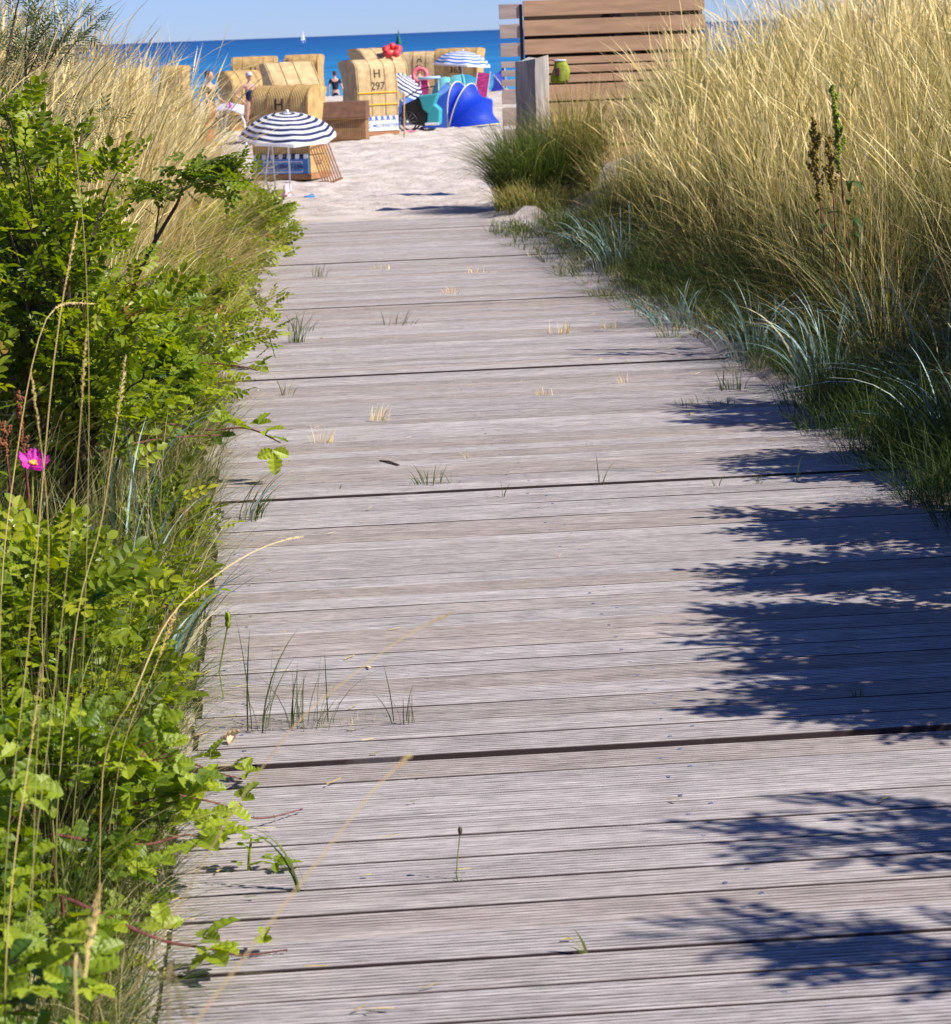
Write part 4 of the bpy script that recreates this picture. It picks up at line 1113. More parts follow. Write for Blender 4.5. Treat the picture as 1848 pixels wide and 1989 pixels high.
def screen():
    d = 33.0
    # corner of the enclosure; local x along the main face, local y to the back
    def zat(px, py): return at(px, py, d).z
    a = at(1022, 200, d); b_ = at(1376, 200, d)
    g = Vector((a.x, d, tz(a.x, d)))
    Wd = b_.x - a.x
    e = empty('slatted_screen', g, R(4), 'brown horizontal board screen standing behind the dune grass', 'screen')
    ys = [(1, 32), (40, 70), (77, 106), (113, 127), (130, 144), (148, 163), (167, 198), (202, 240), (244, 285), (290, 330)]
    for y0, y1 in ys:
        z1 = zat(1022, y0) - g.z; z0 = zat(1022, y1) - g.z
        mb = MB(); mb.box(0, Wd, -.015, .015, z0, z1); mb.build('board', M['plank_brown'], e, bevel=.004)
        mb = MB(); 
        # side return, seen at a slant, ends square on the left
        mb.box(-.30, -.045, .02, .05, z0 - .02, z1 - .035); mb.build('board', M['plank_grey'], e, bevel=.004)
    top = zat(1022, 3) - g.z
    mb = MB(); mb.box(-.04, -.005, .02, .12, -.1, top - .03)
    mb.build('frame_post', M['dark_wood'], e)
    mb = MB(); mb.box(Wd * .5, Wd * .5 + .09, .018, .11, -.1, top - .06); mb.build('frame_post', M['dark_wood'], e)
    mb = MB(); mb.box(Wd - .12, Wd - .03, .018, .11, -.1, top - .06); mb.build('frame_post', M['dark_wood'], e)
    mb = MB(); mb.box(.02, Wd - .02, .115, .145, -.1, top - .10); mb.build('back_panel', M['dark_wood'], e)
screen()
# bright jacket / bag hanging between post and screen
def bag():
    d = 26.9; p = at(1088, 118, d)
    g = Vector((p.x, d, tz(p.x, d))); z = p.z - g.z
    e = empty('litter_bag', g, 0, 'small lime green bag with white rim hanging beside the grey post', 'bag')
    vs = []; fs = []; n, m_ = 18, 9
    for k in range(m_ + 1):
        t = k / m_; rx = .055 + .040 * math.sin(t * 2.2) ; ry = .03 + .03 * math.sin(t * 2.6)
        for j in range(n):
            a_ = 2 * math.pi * j / n; f = 1 + .12 * math.sin(a_ * 5 + t * 4) * t + .05 * math.sin(a_ * 9)
            vs.append((rx * f * math.cos(a_) + .01 * math.sin(t * 5), ry * f * math.sin(a_), z - .22 * t * (1 + .05 * math.sin(a_ * 3))))
    for k in range(m_):
        for j in range(n): fs.append((k * n + j, k * n + (j + 1) % n, (k + 1) * n + (j + 1) % n, (k + 1) * n + j))
    fs.append(tuple(m_ * n + j for j in range(n)))
    me = bpy.data.meshes.new('bag_body'); me.from_pydata(vs, [], fs); me.polygons.foreach_set('use_smooth', [True] * len(fs)); link('bag_body', me, mat('lime_cloth', (.26, .31, .03), .8, noise=((25, 25, 25), .7, 1.2)), e)
    mb = MB(); mb.tube([(.058 * math.cos(k * .524), .032 * math.sin(k * .524), z + .004) for k in range(13)], .009, 6); mb.build('rim', mat('white_rim', (.7, .7, .68), .7), e)
    mb = MB(); mb.tube([(-.05, 0, z), (-.10, -.05, z + .015), (-.16, -.08, z + .0)], .006, 5); mb.build('strap', M['dark_wood'], e)
    mb = MB(); mb.box(-.055, -.01, -.068, -.058, z - .15, z - .07); mb.build('patch', mat('dark_patch', (.10,.015,.04), .8), e, bevel=.004)
bag()

# ================================================================== BEACH
def wicker(name, col, dark=.42):
    m = bpy.data.materials.new(name); m.use_nodes = True
    nt = m.node_tree; N = nt.nodes; L = nt.links; b = N['Principled BSDF']
    b.inputs['Roughness'].default_value = .6; b.inputs['Specular IOR Level'].default_value = .3
    tc = N.new('ShaderNodeTexCoord'); sx = N.new('ShaderNodeSeparateXYZ'); L.new(tc.outputs['Object'], sx.inputs[0])
    def wave(sock_a, sc):
        mm = N.new('ShaderNodeMath'); mm.operation = 'MULTIPLY'; mm.inputs[1].default_value = sc; L.new(sock_a, mm.inputs[0])
        s = N.new('ShaderNodeMath'); s.operation = 'SINE'; L.new(mm.outputs[0], s.inputs[0]); return s.outputs[0]
    ax = N.new('ShaderNodeMath'); ax.operation = 'ADD'; L.new(sx.outputs['X'], ax.inputs[0]); L.new(sx.outputs['Y'], ax.inputs[1])
    w1 = wave(ax.outputs[0], 2 * math.pi / .045); w2 = wave(sx.outputs['Z'], 2 * math.pi / .022)
    mu = N.new('ShaderNodeMath'); mu.operation = 'MULTIPLY'; L.new(w1, mu.inputs[0]); L.new(w2, mu.inputs[1])
    ad = N.new('ShaderNodeMath'); ad.operation = 'MULTIPLY_ADD'; L.new(w1, ad.inputs[0]); ad.inputs[1].default_value = .9; L.new(mu.outputs[0], ad.inputs[2])
    nz = N.new('ShaderNodeTexNoise'); nz.inputs['Scale'].default_value = 7; nz.inputs['Detail'].default_value = 6; L.new(tc.outputs['Object'], nz.inputs['Vector'])
    mr = N.new('ShaderNodeMapRange'); mr.inputs[1].default_value = -1.4; mr.inputs[2].default_value = .5; mr.inputs[3].default_value = dark; mr.inputs[4].default_value = 1.05; L.new(ad.outputs[0], mr.inputs[0])
    m2 = N.new('ShaderNodeMapRange'); m2.inputs[1].default_value = .3; m2.inputs[2].default_value = .7; m2.inputs[3].default_value = .70; m2.inputs[4].default_value = 1.18; L.new(nz.outputs['Fac'], m2.inputs[0])
    mm = N.new('ShaderNodeMath'); mm.operation = 'MULTIPLY'; L.new(mr.outputs[0], mm.inputs[0]); L.new(m2.outputs[0], mm.inputs[1])
    s = N.new('ShaderNodeVectorMath'); s.operation = 'SCALE'; s.inputs[0].default_value = col; L.new(mm.outputs[0], s.inputs['Scale']); L.new(s.outputs[0], b.inputs['Base Color'])
    bp = N.new('ShaderNodeBump'); bp.inputs['Strength'].default_value = .6; bp.inputs['Distance'].default_value = .006; L.new(ad.outputs[0], bp.inputs['Height']); L.new(bp.outputs[0], b.inputs['Normal'])
    return m
M['wicker'] = wicker('honey_wicker', (.62, .40, .145))
M['wicker_pale'] = wicker('pale_wicker', (.66, .47, .23))
M['wicker_brown'] = wicker('brown_wicker', (.36, .19, .075))
M['cord'] = mat('wicker_seam', (.22, .12, .04), .8)
M['cord_yellow'] = mat('yellow_band', (.72, .42, .02), .6)
M['ink'] = mat('number_paint', (.05, .035, .025), .7)
M['teak'] = mat('slat_wood', (.36, .17, .075), .7, noise=((3, 12, 30), .7, 1.2))
M['white_paint'] = mat('white_board', (.78, .78, .78), .6, noise=((6, 6, 6), .92, 1.03))
M['blue_paint'] = mat('blue_board', (.06, .20, .48), .6, noise=((6, 6, 6), .85, 1.1))
M['navy_cloth'] = mat('navy_cloth', (.012, .018, .07), .75)
M['white_cloth'] = mat('white_cloth', (.74, .74, .76), .75, trans=.25)
M['blue_stripe_cloth'] = mat('blue_stripe_cloth', (.03, .12, .42), .75)
M['tent_blue'] = mat('tent_blue', (.02, .085, .62), .55, .35, trans=.5)
M['tent_lit'] = mat('tent_blue_lit', (.22, .42, .85), .55, .35, trans=.5)  # paler copy of the tent blue, backlight put into the colour
M['tent_mint'] = mat('tent_mint', (.20, .60, .62), .6, .3, trans=.3)
M['tent_teal'] = mat('tent_teal', (.02, .20, .34), .6, .3, trans=.2)
M['tent_violet'] = mat('tent_violet_blue', (.08, .12, .60), .6, .3, trans=.2)
M['piping'] = mat('yellow_piping', (.75, .70, .25), .6)
M['turq'] = mat('turquoise_cloth', (.05, .38, .40), .65, trans=.15)
M['black'] = mat('black_plastic', (.012, .012, .014), .5)
M['red'] = mat('red_rubber', (.70, .05, .05), .5)
M['pink'] = mat('pink_cloth', (.72, .42, .45), .8)
M['magenta'] = mat('magenta_cloth', (.40, .03, .16), .8, noise=((8, 30, 30), .5, 1.4))
M['steel'] = mat('white_pole', (.70, .72, .76), .4, .5)

def text_mesh(s, size):
    cu_ = bpy.data.curves.new('lettering', 'FONT'); cu_.body = s; cu_.size = size; cu_.align_x = 'CENTER'; cu_.align_y = 'CENTER'; cu_.resolution_u = 3; cu_.offset = size * .012
    o = bpy.data.objects.new('tmp_text', cu_); C.objects.link(o)
    dg = bpy.context.evaluated_depsgraph_get(); me = bpy.data.meshes.new_from_object(o.evaluated_get(dg))
    bpy.data.objects.remove(o); return me

def hood_profile(h, dep, z0):
    pts = [(0.0, z0), (-.012, z0 + (h - z0) * .25), (-.02, z0 + (h - z0) * .5), (-.005, z0 + (h - z0) * .68)]
    for k in range(1, 7):
        a = math.pi / 2 * k / 6
        pts.append((.30 - .30 * math.cos(a) , h - .30 + .30 * math.sin(a)))
    pts += [(dep * .75, h - .01), (dep, h - .05)]
    return pts

def arc_map(prof):
    P = [Vector((0, y, z)) for y, z in prof]; S = [0]
    for i in range(1, len(P)): S.append(S[-1] + (P[i] - P[i - 1]).length)
    def f(s):
        s = max(0, min(S[-1] - 1e-5, s))
        for i in range(1, len(P)):
            if S[i] >= s:
                t = (s - S[i - 1]) / (S[i] - S[i - 1]); p = P[i - 1].lerp(P[i], t)
                tg = (P[i] - P[i - 1]).normalized(); nrm = Vector((0, -tg.z, tg.y)); return p, nrm
    return f, S[-1]

def weld(me):
    bm = bmesh.new(); bm.from_mesh(me); bmesh.ops.remove_doubles(bm, verts=bm.verts, dist=1e-5); bm.to_mesh(me); bm.free()

GCH = 'wicker beach chairs on the sand'
def beach_chair(label, px, d, rot, wick='wicker', w=1.2, h=1.62, dep=.92, recline=0, letters=(), bands=(), base='white', scale=1, seams=(-.2, .2), sign=None, zoff=0, drop=0, prof=None):
    p = at(px, 200, d)
    e = empty('wicker_beach_chair', (p.x, d, tz(p.x, d) + zoff), R(rot), label, 'beach chair', GCH)
    e.scale = (scale,) * 3
    hw = w / 2; z0 = .40
    # base box
    mb = MB(); mb.box(-hw, hw, .0, .80, .10, z0); mb.build('base', M['wicker_brown' if base == 'brown' else wick], e, bevel=.012)
    mb = MB(); mb.box(-hw - .01, hw + .01, -.01, .81, .0, .095); mb.build('skid', M['teak'], e, bevel=.01)
    if base in ('white', 'blue'):
        mb = MB(); mb.box(-hw + .03, hw - .03, -.03, -.004, .10, z0 + .02); bd = mb.build('sign_board', M['white_paint' if base == 'white' else 'blue_paint'], e, bevel=.004)
        if base == 'blue':
            mb = MB()
            for z_ in (.30, .125): mb.box(-hw + .06, hw - .14, -.034, -.031, z_, z_ + .012)
            mb.box(hw - .15, hw - .138, -.034, -.031, .125, .312); mb.box(-hw + .06, -hw + .072, -.034, -.031, .125, .312); mb.build('sign_border', M['white_paint'], e)
        mb = MB(); n = 13
        for k in range(n):
            x0 = -hw + .03 + (w - .06) * k / n; x1 = x0 + (w - .06) / n
            mb.cur = k % 2
            mb._add([(x0, -.036, z0 + .03), (x1, -.036, z0 + .03), (x1, -.050, z0 - .035), ((x0 + x1) / 2, -.052, z0 - .055), (x0, -.050, z0 - .035),
                      (x0, -.033, z0 + .03), (x1, -.033, z0 + .03), (x1, -.046, z0 - .035), ((x0 + x1) / 2, -.048, z0 - .055), (x0, -.046, z0 - .035)],
                     [(0, 4, 3, 2, 1), (5, 6, 7, 8, 9), (0, 1, 6, 5), (1, 2, 7, 6), (2, 3, 8, 7), (3, 4, 9, 8), (4, 0, 5, 9)])
        mb.build('awning_trim', [M['white_cloth'], M['blue_stripe_cloth' if base == 'white' else 'navy_cloth']], e, recalc=False)
        weld(e.children[-1].data)
        if sign:
            me = text_mesh(sign, .115); o = link('lettering', me, M['blue_stripe_cloth' if base == 'white' else 'navy_cloth'], e)
            o.rotation_euler = (R(90), 0, 0); o.location = (.0, -.0345, .215)
    # seat with striped cushions inside
    mb = MB(); mb.box(-hw + .06, hw - .06, .30, .82, z0 + .005, z0 + .12); mb.build('cushion', M['blue_stripe_cloth'], e, bevel=.03)
    # hood turns about the seat when reclined
    Mh = Matrix.Translation((0, .45, z0 + .02)) @ Matrix.Rotation(R(recline), 4, 'X') @ Matrix.Translation((0, -.45, -z0 - .02 - drop))
    custom = prof is not None
    prof = prof or hood_profile(h, dep, z0 + .02)
    nx = 13; vs = []; fs = []
    th = .035
    for side in (0, 1):
        for i, (y, z) in enumerate(prof):
            a = prof[max(i - 1, 0)]; b_ = prof[min(i + 1, len(prof) - 1)]
            tg = Vector((b_[0] - a[0], b_[1] - a[1])).normalized(); nr = Vector((-tg.y, tg.x))
            for k in range(nx):
                x = -hw + w * k / (nx - 1)
                off = -th if side else .012 * math.cos((x) / w * math.pi)
                q = Vector((x, y + nr.x * off, z + nr.y * off)); vs.append(Mh @ q)
    n = len(prof); o1 = n * nx
    for i in range(n - 1):
        for k in range(nx - 1):
            a = i * nx + k; fs.append((a, a + 1, a + nx + 1, a + nx)); fs.append((o1 + a, o1 + a + nx, o1 + a + nx + 1, o1 + a + 1))
    for k in range(nx - 1): fs.append(((n - 1) * nx + k, (n - 1) * nx + k + 1, o1 + (n - 1) * nx + k + 1, o1 + (n - 1) * nx + k)); fs.append((k + 1, k, o1 + k, o1 + k + 1))
    for i in range(n - 1):
        a = i * nx; fs.append((a, a + nx, o1 + a + nx, o1 + a)); a += nx - 1; fs.append((a + nx, a, o1 + a, o1 + a + nx))
    me = bpy.data.meshes.new('hood'); me.from_pydata([tuple(v) for v in vs], [], fs)
    bm = bmesh.new(); bm.from_mesh(me); bmesh.ops.recalc_face_normals(bm, faces=bm.faces); bm.to_mesh(me); bm.free()
    me.polygons.foreach_set('use_smooth', [True] * len(me.polygons))
    try: me.set_sharp_from_angle(angle=R(40))
    except Exception: pass
    hood = link('hood', me, M[wick], e)
    # side panels (curved armrest cut-out at the front)
    if custom: h = prof[-1][1] + .05; dep = prof[-1][0]
    outline = prof + [(dep - .02, h - .13), (dep - .16, h - .32), (dep - .24, h - .62), (dep - .16, z0 + .30), (dep - .10, z0 + .02)]
    for sg in (-1, 1):
        mb = MB(); x0, x1 = sorted((sg * (hw + .002), sg * (hw - .04))); mb.prism(outline, x0, x1)
        mb.v = [tuple(Mh @ Vector(q)) for q in mb.v]; mb.build('side_panel', M[wick], e)
    f, SL = arc_map(prof)
    # seams and bands lie on the hood as cords
    mb = MB()
    for sx in list(seams) + [-hw + .03, hw - .03]:
        pts = [];
        for k in range(22):
            q, nr = f(SL * k / 21); off = .012 * math.cos(sx / w * math.pi) + .002; pts.append(Mh @ Vector((sx, q.y + nr.y * off, q.z + nr.z * off)))
        mb.tube(pts, .0095, 5)
    mb.build('seam', M['cord'], hood)
    for z_ in bands:
        q, nr = f(z_ - z0); mb = MB()
        mb.tube([Mh @ Vector((-hw, q.y - .008, q.z)), Mh @ Vector((-hw / 3, q.y - .022, q.z)), Mh @ Vector((hw / 3, q.y - .022, q.z)), Mh @ Vector((hw, q.y - .008, q.z))], .016, 6)
        mb.build('band', M['cord_yellow'], hood)
    for s, size, sc in letters:
        me = text_mesh(s, size)
        for v in me.vertices:
            q, nr = f(sc + v.co.y); x = v.co.x; off = .012 * math.cos(x / w * math.pi) + .005
            v.co = Mh @ Vector((x, q.y + nr.y * off, q.z + nr.z * off))
        link('painted_number', me, M['ink'], hood)
    # carrying handle
    for sg in (-1, 1):
        mb = MB(); mb.tube([(sg * hw, .2, .3), (sg * (hw + .05), .22, .3), (sg * (hw + .05), .42, .3), (sg * hw, .44, .3)], .012, 6); mb.build('handle', M['teak'], e)
    return e

SL1 = [(-.30, .42), (-.34, .75), (-.36, 1.10), (-.33, 1.20), (-.24, 1.29), (.02, 1.52), (.26, 1.72), (.34, 1.76), (.62, 1.74), (.66, 1.70)]
SL2 = [(-.14, .42), (-.20, .75), (-.22, 1.05), (-.19, 1.18), (-.10, 1.30), (.10, 1.44), (.26, 1.51), (.40, 1.52), (.72, 1.46), (.80, 1.40)]
SL3 = [(-.10, .42), (-.18, .80), (-.22, 1.20), (-.20, 1.42), (-.12, 1.58), (.04, 1.74), (.24, 1.88), (.42, 1.94), (.80, 1.95), (.92, 1.92)]
beach_chair('honey wicker chair painted H 297 with two yellow bands, on a white sign base', 734, 59.5, 31, 'wicker_pale', letters=(('H', .27, .97), ('297', .25, .69)), bands=(.95, .68), base='white', sign='HEINZ MILDENSTEIN', h=1.72, seams=(-.16, .2), w=1.06, dep=.88)
beach_chair('nearest brown-topped wicker chair marked H, above the striped umbrella', 542, 44.0, -22, 'wicker', letters=(('H', .26, .84), ('247', .24, .56)), base='blue', sign='F. MILDENSTEIN', h=1.58, seams=(-.22, .22), w=1.08, dep=.78)
beach_chair('wicker chair with hood laid far back, three stripes, behind the nearest chair', 572, 57.5, 22, 'wicker_pale', base='brown', seams=(-.22, .10), prof=SL1, w=1.12)
beach_chair('upright plain wicker chair behind the laid-back one, right of the dark-haired head', 588, 75, -10, 'wicker', base='brown', seams=(-.25, .25), h=1.80, w=1.0)
beach_chair('wicker chair marked H above the woman in a cap', 495, 75.0, -3, 'wicker', letters=(('H', .28, .98),), base='brown', h=1.80, w=1.25, seams=(-.3, .3))
beach_chair('wicker chair with shaded side, directly behind the woman in a cap', 482, 66.0, 30, 'wicker', prof=SL2, base='brown', w=1.0, seams=(-.25, .25))
beach_chair('wicker chair with the red inflatable on its roof', 750, 68.0, 32, 'wicker_pale', prof=SL3, letters=(('H', .28, 1.05),), base='brown', w=1.15)
beach_chair('wicker chair marked H 18 behind the person with the pink ring', 818, 79.0, -8, 'wicker_pale', letters=(('H', .26, 1.04), ('18', .24, .76)), base='brown', h=1.70, w=1.1)
beach_chair('wicker chair marked 365 behind the far blue striped umbrella', 888, 73.0, -16, 'wicker', letters=(('365', .25, .80),), base='brown', h=1.82, w=1.25)
beach_chair('left one of two wicker chairs glimpsed through the pale grass tips', 266, 82, 5, 'wicker_pale', base='brown', h=1.50, w=.95)
beach_chair('right one of two wicker chairs glimpsed through the pale grass tips', 336, 84, -12, 'wicker', base='brown', h=1.50, w=.75)

# closed low chair left of 297
def closed_chair():
    p = at(668, 200, 57.0); d = 57.0
    e = empty('wicker_beach_chair', (p.x, d, tz(p.x, d)), R(-4), 'low closed wicker chair with dark brown top, left of chair 297', 'beach chair', GCH)
    mb = MB(); mb.box(-.46, .46, 0, .75, .05, .50); mb.build('base', M['wicker_brown'], e, bevel=.015)
    mb = MB(); mb.prism([(-.03, .50), (-.03, .55), (.14, .88), (.78, .88), (.80, .50)], -.48, .48)
    mb.build('lid', wicker('dark_brown_wicker', (.20, .095, .05)), e, bevel=.01)
    mb = MB(); mb.box(-.50, .50, -.05, .80, .495, .52); mb.build('rail', M['cord'], e, bevel=.006)
    mb = MB(); mb.box(-.48, .48, -.015, .77, 0, .048); mb.build('skid', M['cord'], e)
closed_chair()

# slatted wooden grille leaning on the nearest chair
def grille():
    d = 43.3; a = at(617, 282, d); b_ = at(650, 347, d)
    g = Vector((b_.x - .02, d - .05, tz(b_.x, d)))
    e = empty('slatted_grille', g, 0, 'brown slatted wooden grille leaning beside the nearest wicker chair', 'wooden grille')
    W_, H_ = .36, .70
    T = Matrix.Rotation(R(-19), 4, 'Y') @ Matrix.Rotation(R(-14), 4, 'X')
    for k in range(8):
        mb = MB(); x = -W_ / 2 + .012 + (W_ - .05) * k / 7; mb.box(x, x + .024, -.012, .012, .03, H_ - .03, T); mb.build('slat', M['teak'], e)
    mb = MB(); mb.box(-W_ / 2, W_ / 2, -.02, -.0125, .0, .04, T); mb.build('frame', M['teak'], e); mb = MB(); mb.box(-W_ / 2, W_ / 2, -.02, -.0125, H_ - .04, H_, T); mb.build('frame', M['teak'], e)
grille()
mb = MB(); mb.tube([(0, 0, -.05), (.03, 0, 1.0)], .018, 8)
pq = at(783, 200, 58.6); o = mb.build('wooden_stake', mat('pale_stake', (.50, .32, .13), .7)); o.location = (pq.x, 58.6, tz(pq.x, 58.6)); tag(o, 'thin pale wooden stake at the right side of chair 297', 'stake')

# umbrellas ----------------------------------------------------------
def umbrella(label, px, pyt, d, rad, rise, cloth, tilt=(0, 0), nstripe=11, polelen=None, rot=10):
    top = at(px, pyt, d); gz = tz(top.x, d)
    e = empty('beach_umbrella', (top.x, d, gz), 0, label, 'umbrella', 'striped beach umbrellas')
    h = top.z - gz
    T = Matrix.Translation((0, 0, h - rise)) @ Matrix.Rotation(R(tilt[0]), 4, 'X') @ Matrix.Rotation(R(tilt[1]), 4, 'Y') @ Matrix.Rotation(R(rot), 4, 'Z')
    ribs = 8; per = 6; rings = nstripe
    def P(i, j, inner=0):
        t = i / rings; a = 2 * math.pi * j / (ribs * per); s = (j % per) / per
        belly = math.sin(math.pi * s)
        cr = math.cos(math.pi / ribs) / math.cos((s - .5) * 2 * math.pi / ribs)
        r_ = rad * math.sin(t * 1.22) / math.sin(1.22) * (1 - (1 - cr) * .9 * t)
        z = rise * (math.cos(t * 1.22) - math.cos(1.22)) / (1 - math.cos(1.22)) - .05 * rad * belly * t * t + (.045 * belly * (t > .999))
        return T @ Vector((r_ * math.cos(a), r_ * math.sin(a), z - inner))
    nj = ribs * per
    for stripe in (0, 1):
        vs = []; fs = []
        for i in range(rings):
            if i % 2 != stripe: continue
            for ina in (0, .004):
                b0 = len(vs)
                vs += [P(i, j, ina) for j in range(nj)] + [P(i + 1, j, ina) for j in range(nj)]
                for j in range(nj):
                    j2 = (j + 1) % nj; q = (b0 + j, b0 + nj + j, b0 + nj + j2, b0 + j2); fs.append(q if ina == 0 else q[::-1])
        me = bpy.data.meshes.new('canopy'); me.from_pydata([tuple(v) for v in vs], [], fs); me.polygons.foreach_set('use_smooth', [True] * len(fs))
        me.update(); link('canopy', me, M['white_cloth'] if stripe == 0 else cloth, e)
    mb = MB()
    for j in range(nj):
        j2 = (j + 1) % nj; a, b_ = P(rings, j), P(rings, j2); dz = Vector((0, 0, -.05))
        mb._add([a, b_, b_ + dz, a + dz], [(0, 1, 2, 3)])
    mb.build('valance', M['white_cloth'], e)
    mb = MB(); tp = T @ Vector((0, 0, rise + .03)); mb.tube([(tp.x * .0, 0, -.2), (0, 0, h - rise - .2), T @ Vector((0, 0, 0)), tp], .014, 8); mb.build('pole', M['steel'], e)
    mb = MB(); mb.sphere(tp, .028); mb.build('finial', M['white_paint'], e, smooth_=True)
    for k in range(ribs):
        mb = MB(); mb.tube([P(rings * t / 6 if False else max(0, int(rings * t / 6)), k * per, .012) for t in range(0, 7)], .005, 4); mb.build('rib', M['steel'], e)
umbrella('near white umbrella with navy rings on a white pole, before the nearest chair', 557, 219, 40.3, .76, .34, M['navy_cloth'], (9, 2), 15)
umbrella('far white umbrella with blue rings before chair 365', 897, 99, 71, .78, .36, M['blue_stripe_cloth'], (0, 5), 13)
umbrella('tilted white umbrella with navy rings half hidden behind chair 297', 782, 146, 64, .58, .32, M['navy_cloth'], (8, 34), 13)

def small(name, parts, loc, label, cat, rot=0, group=None):
    e = empty(name, loc, R(rot), label, cat, group)
    for pn, mb, m, sm in parts: mb.build(pn, m, e, smooth_=sm)
    return e
# second white frame beside the umbrella: folding-chair legs
def frame_legs():
    d = 40.6; a = at(523, 283, d); b_ = at(516, 347, d); c = at(527, 392, d); g = Vector((c.x, d, tz(c.x, d)))
    mb = MB(); mb.tube([Vector((0, 0, -.03)), b_ - g, a - g, a - g + Vector((.02, .35, .02)), Vector((.05, .42, -.05))], .012, 8)
    mb2 = MB(); mb2.box(-.02, .05, .01, .40, .42, .44)
    mb3 = MB(); mb3.tube([Vector((-.16, 0, 0)), Vector((.1, .0, .01))], .012, 6)
    small('folding_chair', [('leg', mb, M['steel'], False), ('cross_bar', mb3, M['steel'], False), ('shelf', mb2, M['white_cloth'], False)], g, 'thin white folding chair frame left of the near umbrella pole', 'folding chair')
frame_legs()
def cloth_heap(px, py, d, sx, sy, sz, m, name, label, cat, seed):
    p = at(px, py, d); g = Vector((p.x, d, tz(p.x, d)))
    me = bpy.data.meshes.new(name); bm = bmesh.new(); bmesh.ops.create_icosphere(bm, subdivisions=3, radius=1)
    for v in bm.verts:
        n_ = float(vnoise(np.array([v.co.x * 2.3 + seed]), np.array([v.co.y * 2.3 + v.co.z * 1.7 + seed]))[0])
        f = 1 + .7 * n_; v.co = Vector((v.co.x * sx * f, v.co.y * sy * f, max(-.02, v.co.z * sz * f)))
    bm.to_mesh(me); bm.free(); me.polygons.foreach_set('use_smooth', [True] * len(me.polygons))
    o = link(name, me, m); o.location = g; return tag(o, label, cat)
cloth_heap(543, 368, 38.6, .15, .14, .13, mat('brown_bag', (.30, .17, .10), .8), 'beach_bag', 'brown beach bag on the sand beneath the near umbrella', 'bag', 3)
cloth_heap(556, 374, 38.2, .07, .12, .19, M['pink'], 'pink_towel', 'pale pink towel crumpled against the umbrella pole', 'towel', 8)
def slipper():
    p = ground_hit(603, 384)
    mb = MB(); mb.tube([(-.14, 0, .02), (-.05, 0, .02), (.05, .0, .025), (.1, 0, .03)], [.028, .045, .05, .02], 8)
    mb2 = MB(); mb2.tube([(-.02, 0, .055), (.05, .02, .07), (.08, 0, .05)], .018, 6)
    for q_ in (mb, mb2): q_.v = [(x * .62, y * .62, z * .6) for x, y, z in q_.v]
    small('beach_shoe', [('sole', mb, mat('blue_rubber', (.02, .22, .60), .5), True), ('strap', mb2, M['navy_cloth'], False)], p, 'small blue shoe lying on open sand right of the umbrella pole', 'shoe', 10)
slipper()

# tents --------------------------------------------------------------
def hoop_tent(label, px, d, rad, angs, mats, axis_rot, lift=1.0, zs=1.0):
    p = at(px, 200, d)
    e = empty('beach_tent', (p.x, d, tz(p.x, d) - .02), R(axis_rot), label, 'beach tent', 'pop-up beach tents')
    n = 20; half = rad * .62
    def H(a, t):   # point on hoop at angle a (deg from the right-hand ground), parameter t 0..1 along the hoop
        th = math.pi * t; y = -half * math.cos(th); r_ = rad * math.sin(th) ** .8
        return Vector((r_ * math.cos(R(a)) * 1.0, y, r_ * math.sin(R(a)) * zs))
    for i in range(len(angs) - 1):
        a0, a1 = angs[i], angs[i + 1]; vs = []; fs = []; m_ = 7
        for k in range(m_ + 1):
            a = a0 + (a1 - a0) * k / m_; sag = 1 - .15 * math.sin(math.pi * k / m_)
            for j in range(n + 1):
                q = H(a, j / n) ; vs.append((q.x * sag, q.y, max(0.0, q.z * sag + .006 * math.sin(j * 1.9 + k))))
        for k in range(m_):
            for j in range(n): b0 = k * (n + 1) + j; fs.append((b0, b0 + 1, b0 + n + 2, b0 + n + 1))
        me = bpy.data.meshes.new('panel'); me.from_pydata(vs, [], fs); me.polygons.foreach_set('use_smooth', [True] * len(fs)); link('panel', me, mats[i], e)
    for a in (angs if len(angs) < 6 else (angs[0], angs[2], angs[3])):
        mb = MB(); mb.tube([H(a, j / 24) for j in range(25)], .013, 6); mb.build('piping', M['piping'], e)
    return e
hoop_tent('bright blue pop-up tent with yellow piping, its shell opening right', 895, 63.2, 1.03, [5, 38, 72, 94, 138, 176], [M['tent_blue'], M['tent_blue'], M['tent_blue'], M['tent_lit'], M['tent_lit']], -30, zs=1.1)
hoop_tent('light blue side of the bright blue tent, built as an added tent above the trailer hood', 872, 65.8, .80, [40, 90, 140, 176], [M['tent_lit'], M['tent_lit'], M['tent_lit']], 25, zs=1.30)  # added second tent in place of the blue tent's backlit left panels
hoop_tent('small round royal blue tent behind the bike trailer', 806, 66, .55, [0, 45, 90, 135, 180], [M['tent_blue'], M['tent_blue'], M['tent_lit'], M['tent_lit']], 15, zs=1.7)
hoop_tent('blue tent with pale yellow rim half hidden by the screen', 985, 97, .60, [95, 140, 180], [M['tent_violet'], M['tent_violet']], 0, zs=1.6)
hoop_tent('round blue shelter behind the laid-back wicker chair', 517, 62.0, .34, [60, 120, 175], [M['tent_blue'], M['tent_blue']], 10, zs=3.6)
